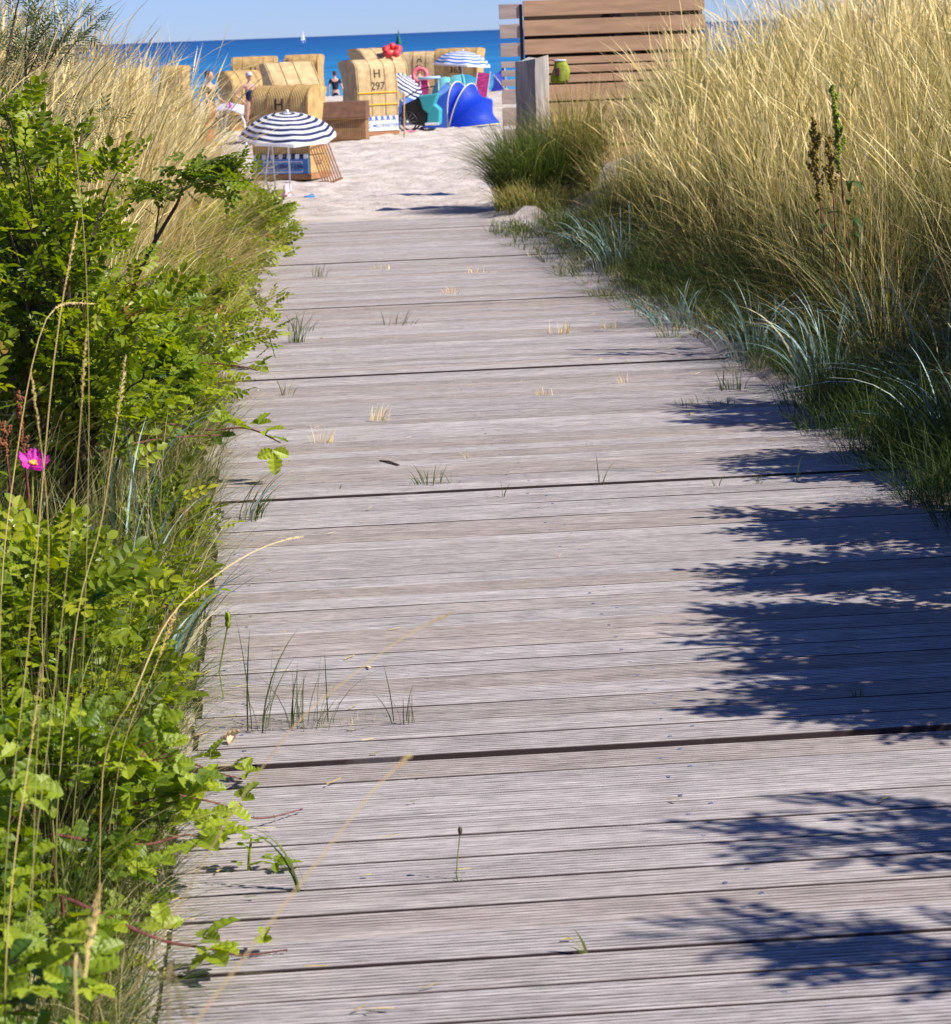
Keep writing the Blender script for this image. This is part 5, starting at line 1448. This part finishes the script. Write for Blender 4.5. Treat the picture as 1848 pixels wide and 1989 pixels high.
def igloo():
    d = 69.5; p = at(899, 200, d)
    e = empty('beach_tent', (p.x, d, tz(p.x, d)), R(12), 'mint and teal dome tent behind the bright blue shell', 'beach tent', 'pop-up beach tents')
    h = at(899, 144, d).z - tz(p.x, d)
    def part(nm, a0, a1, m, rx=.74, ox=0, hh=h):
        vs = []; fs = []; na, nz = 12, 10
        for k in range(nz + 1):
            th = math.pi / 2 * k / nz
            for j in range(na + 1):
                a = R(a0 + (a1 - a0) * j / na); w_ = 1 + .03 * math.sin(j * 2.7 + k)
                vs.append((ox + rx * math.cos(th) ** .8 * math.cos(a) * w_, rx * math.cos(th) ** .8 * math.sin(a), hh * math.sin(th)))
        for k in range(nz):
            for j in range(na): b0 = k * (na + 1) + j; fs.append((b0, b0 + 1, b0 + na + 2, b0 + na + 1))
        me = bpy.data.meshes.new(nm); me.from_pydata(vs, [], fs); me.polygons.foreach_set('use_smooth', [True] * len(fs)); link(nm, me, m, e)
    part('panel', 180, 265, M['tent_mint'], .74); part('panel', 265, 360, M['tent_teal']); part('panel', 0, 180, M['tent_teal'])
    part('panel', 0, 360, M['tent_mint'], .44, -.46, h * .96)
    mb = MB(); mb.tube([(.75 * math.cos(R(90) * k / 8) ** .8 * math.cos(R(265)), .75 * math.cos(R(90) * k / 8) ** .8 * math.sin(R(265)), (h + .01) * math.sin(R(90) * k / 8)) for k in range(8)], .03, 6); mb.build('seam', M['tent_mint'], e)
igloo()

# bike trailer --------------------------------------------------------
def trailer():
    d = 61.5; p = at(806, 200, d)
    e = empty('bike_trailer', (p.x, d, tz(p.x, d)), R(-8), 'black and turquoise child bike trailer beside chair 297', 'bike trailer')
    mb = MB(); mb.prism([(0, .14), (0, .30), (.06, .58)], -.01, .01)
    mb = MB(); mb._add([(-.30, -.25, .22), (.25, -.25, .12), (.32, -.25, .42), (.12, -.25, .80), (-.28, -.25, .62), (-.30, .25, .22), (.25, .25, .12), (.32, .25, .42), (.12, .25, .80), (-.28, .25, .62)],
                       [(0, 1, 2, 3, 4), (9, 8, 7, 6, 5), (0, 5, 6, 1), (1, 6, 7, 2), (2, 7, 8, 3), (3, 8, 9, 4), (4, 9, 5, 0)])
    mb.build('body', M['black'], e, bevel=.03)
    for (y0, y1) in ((-.27, .20),):
        mb = MB(); mb._add([(.13, y0, .84), (.60, y0, .88), (.50, y0, .64), (.36, y0, .40), (.22, y0, .52), (.13, y1, .84), (.60, y1, .88), (.50, y1, .64), (.36, y1, .40), (.22, y1, .55)],
                           [(0, 4, 3, 2, 1), (5, 6, 7, 8, 9), (0, 1, 6, 5), (1, 2, 7, 6), (2, 3, 8, 7), (3, 4, 9, 8), (4, 0, 5, 9)])
        mb.build('hood', M['turq'], e, bevel=.03)
    mb = MB(); mb._add([(.30, -.26, .14), (.60, -.26, .14), (.63, -.26, .50), (.46, -.26, .66), (.33, -.26, .40), (.30, .2, .14), (.60, .2, .14), (.63, .2, .50), (.46, .2, .66), (.33, .2, .40)],
                       [(0, 4, 3, 2, 1), (5, 6, 7, 8, 9), (0, 1, 6, 5), (1, 2, 7, 6), (2, 3, 8, 7), (3, 4, 9, 8), (4, 0, 5, 9)])
    mb.build('front_cover', M['turq'], e, bevel=.03)
    mb = MB(); mb.box(.27, .60, -.30, -.27, .14, .20); mb.build('bumper', M['white_paint'], e, bevel=.008)
    mb = MB(); mb.tube([(-.25, .2, .8), (.1, .2, .98), (.45, .2, 1.04)], .015, 6); mb.build('handlebar', M['black'], e)
    for y in (-.31, .27):
        mb = MB(); n = 24; c = Vector((-.15, y, .24)); r_ = .225
        pts = [c + Vector((r_ * math.cos(2 * math.pi * k / n), 0, r_ * math.sin(2 * math.pi * k / n))) for k in range(n + 1)]
        mb.tube(pts, .022, 8, False); wh = mb.build('wheel', M['black'], e, smooth_=True)
        mb = MB()
        for k in range(12): mb.tube([c, c + Vector((r_ * math.cos(math.pi * k / 6), 0, r_ * math.sin(math.pi * k / 6)))], .003, 4)
        mb.sphere(c, .03, 8, 6); mb.build('spokes', M['steel'], wh)
    mb = MB(); mb.sphere((.18, -.22, .06), (.05, .03, .06), 10, 6); mb.build('front_wheel', M['black'], e)
trailer()
pt = at(793, 200, 60.6)
mb = MB(); mb.tube([(-.12, 0, .02), (.0, .03, .03), (.14, 0, .02)], .025, 6); o = mb.build('pink_towel', mat('hot_pink', (.75, .25, .40), .7)); o.location = (pt.x, 60.6, tz(pt.x, 60.6)); tag(o, 'small pink cloth on the sand under the trailer wheel', 'towel')

# red inflatable on the chair roof
def inflatable(name, px, py, d, R_, r_, m, label, tilt, cat='swim ring', lumps=0):
    p = at(px, py, d); me = bpy.data.meshes.new(name); vs = []; fs = []; n, k_ = 28, 10
    T = Matrix.Rotation(R(tilt), 3, 'X')
    for i in range(n):
        a = 2 * math.pi * i / n; rr = r_ * (1 + lumps * math.sin(a * 5))
        for j in range(k_):
            b0 = 2 * math.pi * j / k_
            vs.append(T @ Vector(((R_ + rr * math.cos(b0)) * math.cos(a), (R_ + rr * math.cos(b0)) * math.sin(a), rr * math.sin(b0))))
    for i in range(n):
        for j in range(k_): fs.append((i * k_ + j, ((i + 1) % n) * k_ + j, ((i + 1) % n) * k_ + (j + 1) % k_, i * k_ + (j + 1) % k_))
    me.from_pydata([tuple(v) for v in vs], [], fs); me.polygons.foreach_set('use_smooth', [True] * len(fs)); o = link(name, me, m); o.location = p
    return tag(o, label, cat)
inflatable('inflatable_ring', 762, 98, 67.9, .17, .085, M['red'], 'lumpy red inflatable lying on the wicker chair roof', 35, lumps=.3)
inflatable('inflatable_ring', 816, 146, 70, .18, .06, mat('coral_vinyl', (.75, .16, .18), .4), 'coral pink swim ring in front of the seated person', 75)
def airbed():
    d = 69; p = at(834, 152, d); g = Vector((p.x, d, tz(p.x, d)))
    mb = MB()
    for k in range(5): mb.tube([(-.30, .06 * k - .12, 0), (.30, .06 * k - .12, .02)], .035, 8)
    mb.v = [(x, y, z + p.z - g.z) for x, y, z in mb.v]
    mb2 = MB()
    for x in (-.24, .24):
        for y in (-.12, .12): mb2.tube([(x, y, 0), (x, y, p.z - g.z - .03)], .012, 6)
    mb3 = MB(); mb3.box(-.28, -.05, -.1, .1, .25, p.z - g.z - .04)
    small('beach_table', [('top', mb, mat('pale_blue_vinyl', (.35, .58, .80), .5), True), ('leg', mb2, M['steel'], False), ('basket', mb3, M['magenta'], False)], g, 'small table with a pale blue top beside the pink ring', 'table')
airbed()
def towel_chair():
    d = 68; a = at(910, 136, d); g = Vector((at(925, 150, d).x, d, tz(at(925, 150, d).x, d)))
    mb = MB(); mb.box(-.17, .17, -.015, .015, .55, 1.22, Matrix.Rotation(R(10), 4, 'Y') @ Matrix.Rotation(R(-8), 4, 'X'))
    mb2 = MB()
    for x in (-.17, .17): mb2.tube([(x, .1, 0), (x + .1, .0, .6), (x + .21, -.14, 1.22)], .013, 6)
    small('draped_chair', [('towel', mb, M['magenta'], False), ('frame', mb2, M['steel'], False)], g, 'folding chair back draped with a magenta towel right of the far umbrella', 'chair')
towel_chair()
def lounger():
    d = 52; p = at(448, 214, d); g = Vector((p.x, d, tz(p.x, d))); z = p.z - g.z
    mb = MB(); vs = []; n = 9
    for i in range(n):
        t = i / (n - 1); vs += [(-.26 + .52 * t, -.12 - .03 * math.sin(t * 9), z + .06 * math.sin(t * 3) - .1 * t), (-.26 + .52 * t, .2, z + .09 + .05 * math.sin(t * 3 + .4))]
    mb._add(vs, [(2 * i, 2 * i + 1, 2 * i + 3, 2 * i + 2) for i in range(n - 1)])
    mb._add([(v[0], v[1], v[2] - .01) for v in vs], [(2 * i, 2 * i + 2, 2 * i + 3, 2 * i + 1) for i in range(n - 1)])
    mb2 = MB(); mb2.tube([(-.25, -.1, 0), (-.05, 0, z), (.18, .02, z - .02), (.27, -.05, z - .25), (.30, -.1, 0)], .022, 8)
    mb2.tube([(-.2, .2, 0), (-.2, .2, z)], .014, 6)
    small('folding_stool', [('cloth', mb, mat('lilac_cloth', (.48, .50, .68), .8), True), ('frame', mb2, M['white_paint'], False)], g, 'white-legged stool with a lilac cloth in front of the woman', 'stool')
    p2 = at(447, 199, d); mb = MB(); mb.tube([(0, 0, 0), (0, 0, .09)], [.03, .03], 8); mb.tube([(0, 0, .09), (0, 0, .13)], .02, 8); o = mb.build('drink_bottle', mat('pink_bottle', (.75, .08, .45), .4)); o.location = p2 - Vector((0, 0, .12)); tag(o, 'small magenta bottle standing on the lilac cloth', 'bottle')
lounger()

# people --------------------------------------------------------------
M['skin'] = mat('skin', (.55, .31, .22), .55, .35); M['hair'] = mat('brown_hair', (.07, .035, .02), .7); M['hair_red'] = mat('auburn_hair', (.22, .08, .04), .7)
M['dark_shirt'] = mat('dark_shirt', (.015, .015, .025), .8); M['shorts'] = mat('dark_shorts', (.01, .014, .016), .8)
def skin_mesh(name, verts, edges, radii, m, parent, sub=2):
    me = bpy.data.meshes.new(name); me.from_pydata([tuple(v) for v in verts], edges, [])
    o = bpy.data.objects.new(name, me); C.objects.link(o)
    md = o.modifiers.new('s', 'SKIN'); sl = me.skin_vertices[0].data
    for i, r_ in enumerate(radii): sl[i].radius = r_ if isinstance(r_, tuple) else (r_, r_)
    sl[0].use_root = True; md.use_smooth_shade = True
    sd = o.modifiers.new('d', 'SUBSURF'); sd.levels = sub; sd.render_levels = sub
    dg = bpy.context.evaluated_depsgraph_get(); out = bpy.data.meshes.new_from_object(o.evaluated_get(dg))
    bpy.data.objects.remove(o); out.name = name; out.polygons.foreach_set('use_smooth', [True] * len(out.polygons))
    return link(name, out, m, parent)

def person(label, loc, rz, arms, legs, shirt=None, shorts=None, hair='hair', cap=None, suit=None, hairlen=.0, height=1.72):
    """arms = [(elbow, wrist) left, right], legs = [(knee, ankle) left, right], local frame facing -y"""
    s = height / 1.72
    e = empty('person', loc, R(rz), label, 'person', 'people on the beach'); e.scale = (s,) * 3
    V = [(0, 0, .94), (0, .0, 1.08), (0, -.01, 1.24), (0, .0, 1.38), (0, 0, 1.47), (0, -.005, 1.54)]
    Rr = [(.135, .10), (.115, .085), (.14, .10), (.13, .085), (.05, .05), (.052, .052)]
    E = [(0, 1), (1, 2), (2, 3), (3, 4), (4, 5)]
    for sg, (elb, wr) in zip((-1, 1), arms):
        b0 = len(V); V += [(sg * .17, 0, 1.385), elb, wr]; Rr += [(.052, .052), (.038, .038), (.026, .024)]; E += [(3, b0), (b0, b0 + 1), (b0 + 1, b0 + 2)]
        w = Vector(wr); dirn = (w - Vector(elb)).normalized(); side = dirn.cross(Vector((0, 1, 0.2))).normalized()
        palm = w + dirn * .06; V.append(tuple(palm)); Rr.append((.034, .016)); E.append((b0 + 2, b0 + 3))
        for f, l in ((-.027, .062), (-.009, .074), (.009, .07), (.027, .055)):
            k = len(V); q = palm + side * f + dirn * .02; V += [tuple(q), tuple(q + dirn * l * .55 + Vector((0, -.006, 0))), tuple(q + dirn * l + Vector((0, -.02, 0)))]; Rr += [(.0095, .0095), (.0085, .0085), (.007, .007)]; E += [(b0 + 3, k), (k, k + 1), (k + 1, k + 2)]
        k = len(V); q = w + dirn * .03; V += [tuple(q + side * .035 * sg), tuple(q + side * .055 * sg + dirn * .035)]; Rr += [(.011, .011), (.008, .008)]; E += [(b0 + 3, k), (k, k + 1)]
    for sg, (kn, an) in zip((-1, 1), legs):
        b0 = len(V); V += [(sg * .09, 0, .86), kn, an, (an[0], an[1] - .06, max(an[2] - .06, .025)), (an[0] + sg * .01, an[1] - .17, max(an[2] - .07, .02))]
        Rr += [(.09, .09), (.056, .058), (.036, .038), (.036, .03), (.034, .018)]; E += [(0, b0), (b0, b0 + 1), (b0 + 1, b0 + 2), (b0 + 2, b0 + 3), (b0 + 3, b0 + 4)]
    body = skin_mesh('body', V, E, Rr, M['skin'], e)
    # head joined into the body mesh: skull with nose, ears, brow and chin
    bm = bmesh.new(); bmesh.ops.create_uvsphere(bm, u_segments=20, v_segments=14, radius=1)
    for v in bm.verts:
        x, y, z = v.co; jaw = .76 if z < -.4 else 1
        v.co = Vector((x * .076 * (1 - .22 * max(0, -z)), y * .095 * (1 - .1 * max(0, -z)), z * .118))
        if y < -.8 and abs(x) < .22 and -.35 < z < .05: v.co.y -= .016
        if y < -.6 and .0 < z < .3 and .2 < abs(x) < .55: v.co.y += .007
        if abs(x) > .93 and abs(z) < .25: v.co.x *= 1.14
        v.co += Vector((0, -.015, 1.625))
    hm = bpy.data.meshes.new('h'); bm.to_mesh(hm); bm.free()
    bm = bmesh.new(); bm.from_mesh(body.data); bm.from_mesh(hm); bm.to_mesh(body.data); bm.free()
    body.data.polygons.foreach_set('use_smooth', [True] * len(body.data.polygons))
    mb = MB()
    for sg in (-1, 1): mb.sphere((sg * .028, -.104, 1.635), (.011, .006, .007), 8, 6)
    mb.build('eyes', M['black'], body, smooth_=True)
    mb = MB(); mb.sphere((0, -.108, 1.572), (.022, .005, .006), 8, 6); mb.build('mouth', mat('lips', (.35, .10, .09), .5), body, smooth_=True)
    mb = MB(); mb.sphere((0, .008, 1.655), (.086, .100, .103), 16, 10)
    if hairlen: mb.sphere((0, .05, 1.57), (.075, .06, .10 + hairlen), 12, 8)
    mb.build('hair', M[hair], e, smooth_=True)
    if cap:
        mb = MB(); mb.sphere((0, .0, 1.685), (.092, .106, .085), 16, 10); mb.sphere((0, -.115, 1.675), (.07, .07, .012), 12, 6); mb.build('cap', cap, e, smooth_=True)
    if shirt:
        Vs = [V[0], V[1], V[2], V[3]]; Vs[0] = (0, 0, .97); rs = [(.148, .112), (.13, .10), (.153, .112), (.143, .098)]; Es = [(0, 1), (1, 2), (2, 3)]
        for sg, (elb, wr) in zip((-1, 1), arms):
            b0 = len(Vs); sh_ = Vector((sg * .175, 0, 1.385)); mdl = sh_.lerp(Vector(elb), .6); Vs += [tuple(sh_), tuple(mdl)]; rs += [(.066, .066), (.058, .058)]; Es += [(3, b0), (b0, b0 + 1)]
        skin_mesh('shirt', Vs, Es, rs, shirt, e)
    if suit:
        skin_mesh('swimsuit', [(0, 0, .90), (0, 0, 1.08), (0, -.012, 1.24), (0, -.02, 1.31)], [(0, 1), (1, 2), (2, 3)], [(.145, .112), (.122, .094), (.150, .116), (.115, .10)], suit, e)
    if shorts:
        Vs = [(0, 0, .96), (0, 0, .92)]; rs = [(.142, .11), (.15, .118)]; Es = [(0, 1)]
        for sg, (kn, an) in zip((-1, 1), legs):
            b0 = len(Vs); hp = Vector((sg * .09, 0, .86)); q = hp.lerp(Vector(kn), .8); Vs += [tuple(hp), tuple(q)]; rs += [(.10, .10), (.072, .072)]; Es += [(1, b0), (b0, b0 + 1)]
        skin_mesh('shorts', Vs, Es, rs, shorts, e)
    return e
STAND = [((-.10, -.01, .48), (-.10, .02, .08)), ((.10, -.01, .48), (.10, .02, .08))]
DOWN = [((-.25, .03, 1.12), (-.27, -.04, .87)), ((.25, .03, 1.12), (.27, -.04, .87))]
# bather walking towards the sea
d = 104; p = at(650, 140, d); 
person('person in a dark T-shirt and shorts walking towards the sea', (p.x, d, p.z - 1.70), 185, [((-.27, .05, 1.12), (-.36, -.02, .86)), ((.25, .03, 1.12), (.29, -.04, .87))], STAND, shirt=M['dark_shirt'], shorts=M['shorts'])
# woman with cap, hand on hip
d = 62; p = at(483, 140, d); gz = tz(p.x, d)
person('woman in a navy swimsuit and grey cap, one hand on her hip', (p.x, d, max(p.z - 1.76, gz)), 22, [((-.40, .06, 1.16), (-.20, -.02, .97)), ((.26, .0, 1.10), (.30, -.14, .90))], STAND, suit=M['navy_cloth'], cap=mat('grey_cap', (.42, .43, .50), .8), hair='hair', height=min(1.72, (p.z - gz) / 1.02))
# person behind the laid back chair
d = 70; p = at(561, 114, d); gz = tz(p.x, d)
person('person with auburn hair whose head shows above the laid-back chair', (p.x, d, p.z - 1.74), 150, DOWN, STAND, shirt=M['white_cloth'], shorts=M['shorts'], hair='hair_red', hairlen=.05)
# left person behind the grass
d = 58; p = at(405, 138, d)
person('person in a dark green shirt seen through the grass at left', (p.x, d, p.z - 1.74), 60, [((-.25, -.08, 1.12), (-.22, -.28, 1.0)), ((.25, -.05, 1.12), (.22, -.26, 1.02))], STAND, shirt=mat('green_shirt', (.02, .035, .025), .8), shorts=mat('orange_shorts', (.60, .10, .04), .8))
# person with ring, sitting behind it
d = 72; p = at(813, 127, d); gz = tz(p.x, d)
person('dark-haired person sitting behind the coral ring', (p.x, d, p.z - 1.74), 10, [((-.27, -.05, 1.12), (-.18, -.26, 1.0)), ((.27, -.05, 1.12), (.18, -.26, 1.0))], [((-.14, -.40, .84), (-.14, -.42, .45)), ((.14, -.40, .84), (.14, -.42, .45))], shirt=M['red'], shorts=M['shorts'])
cloth_heap(399, 172, 57.4, .16, .15, .5, mat('orange_towel', (.62, .10, .04), .8), 'orange_towel', 'orange-red towel bundle beside the green-shirted person', 'towel', 5)

# green conical buoy and sailboat on the sea ----------------------------
def buoy():
    d = 820; p = at(775, 84, d)
    e = empty('green_buoy', (p.x, d, SEA), 0, 'green conical channel buoy off the beach', 'buoy')
    s = d / PF; h = (at(775, 60, d).z - SEA)
    g = mat('buoy_green', (.008, .13, .075), .5)
    mb = MB(); mb.tube([(0, 0, -1), (0, 0, .0), (0, 0, .3)], [13 * s * .5, 14 * s * .5, 13 * s * .5], 14); mb.build('float', g, e)
    mb = MB(); mb.tube([(0, 0, .3), (0, 0, h * .35), (0, 0, h * .80)], [11 * s * .5, 8 * s * .5, 2.4 * s * .5], 12); mb.build('tower', g, e)
    mb = MB(); mb.tube([(0, 0, h * .8), (0, 0, h * 1.12)], [.9 * s * .5, .7 * s * .5], 8); mb.build('mast', g, e)
    mb = MB(); mb.tube([(0, 0, h * .82), (0, 0, h * 1.0)], [3.2 * s * .5, .1], 10); mb.build('topmark', g, e)
buoy()
def sailboat():
    d = 1500; p = at(589, 70, d); s = d / PF
    e = empty('sailboat', (p.x, d, SEA), R(20), 'tiny white sailboat on the horizon', 'sailboat')
    h = at(589, 58, d).z - SEA; w = 4.5 * s
    hull = mat('hull_white', (.75, .77, .8), .5)
    mb = MB(); mb._add([(-w, 0, .9), (-w * .7, -.8, .9), (w * .6, -.9, .9), (w * .95, 0, 1.0), (w * .6, .9, .9), (-w * .7, .8, .9), (-w * .8, 0, -.3), (0, -.3, -.5), (w * .7, 0, -.3), (0, .3, -.5)],
                       [(0, 5, 4, 3, 2, 1), (0, 1, 7, 6), (1, 2, 8, 7), (2, 3, 8), (3, 4, 8), (4, 5, 9, 8), (5, 0, 6, 9), (6, 7, 9), (7, 8, 9)]); mb.build('hull', hull, e)
    mb = MB(); mb.tube([(-.1 * w, 0, .8), (-.1 * w, 0, h)], .12, 6); mb.build('mast', hull, e)
    mb = MB(); mb.prism([(0, 0), (0, 1)], 0, .001) if False else None
    for nm, pts in (('mainsail', [(-.05 * w, 0, 1.6), (.9 * w, .25, 1.6), (.45 * w, .35, h * .55), (-.05 * w, 0, h * .98)]), ('jib', [(-.15 * w, 0, h * .85), (-.95 * w, .1, 1.2), (-.2 * w, .3, 1.5)])):
        mb = MB(); n = len(pts); mb._add([Vector(q) for q in pts] + [Vector(q) + Vector((0, .05, 0)) for q in pts], [tuple(range(n)), tuple(reversed(range(n, 2 * n)))] + [(i, (i + 1) % n, n + (i + 1) % n, n + i) for i in range(n)])
        mb.build(nm, hull, e)
sailboat()

# ------------------------------------------------------------------ light, sky, camera
AZ, EL = R(108), R(43)      # azimuth clockwise from +Y
sd = Vector((math.sin(AZ) * math.cos(EL), math.cos(AZ) * math.cos(EL), math.sin(EL)))
sun = bpy.data.lights.new('sun', 'SUN'); sun.energy = 5.0; sun.angle = R(.55); sun.color = (1, .95, .88)
so = bpy.data.objects.new('sun', sun); C.objects.link(so); so.rotation_euler = sd.to_track_quat('Z', 'Y').to_euler(); so.location = sd * 30
w = bpy.data.worlds.new('World'); scene.world = w; w.use_nodes = True
nt = w.node_tree; bg = nt.nodes['Background']; sky = nt.nodes.new('ShaderNodeTexSky'); sky.sky_type = 'NISHITA'; sky.sun_disc = False
sky.sun_elevation = EL; sky.sun_rotation = AZ; sky.air_density = 1.0; sky.dust_density = .1; sky.ozone_density = 4.0; sky.altitude = 1500
tint = nt.nodes.new('ShaderNodeMix'); tint.data_type = 'RGBA'; tint.blend_type = 'MULTIPLY'; tint.inputs[0].default_value = 1
tint.inputs[7].default_value = (.50, .64, 1.13, 1); nt.links.new(sky.outputs[0], tint.inputs[6]); nt.links.new(tint.outputs[2], bg.inputs['Color']); bg.inputs['Strength'].default_value = .08
cd = bpy.data.cameras.new('camera'); co = bpy.data.objects.new('camera', cd); C.objects.link(co)
co.location = (0, 0, CZ); co.rotation_euler = cam_rot.to_euler()
cd.sensor_fit = 'HORIZONTAL'; cd.sensor_width = 36; cd.lens = 36 * PF / PW; cd.clip_start = .1; cd.clip_end = 90000
cd.dof.use_dof = True; cd.dof.focus_distance = 8.5; cd.dof.aperture_fstop = 16
scene.camera = co
scene.view_settings.view_transform = 'Standard'; scene.view_settings.look = 'None'; scene.view_settings.gamma = 1
scene.view_settings.exposure = 0.7
scene.cycles.max_bounces = 6; scene.cycles.transparent_max_bounces = 4
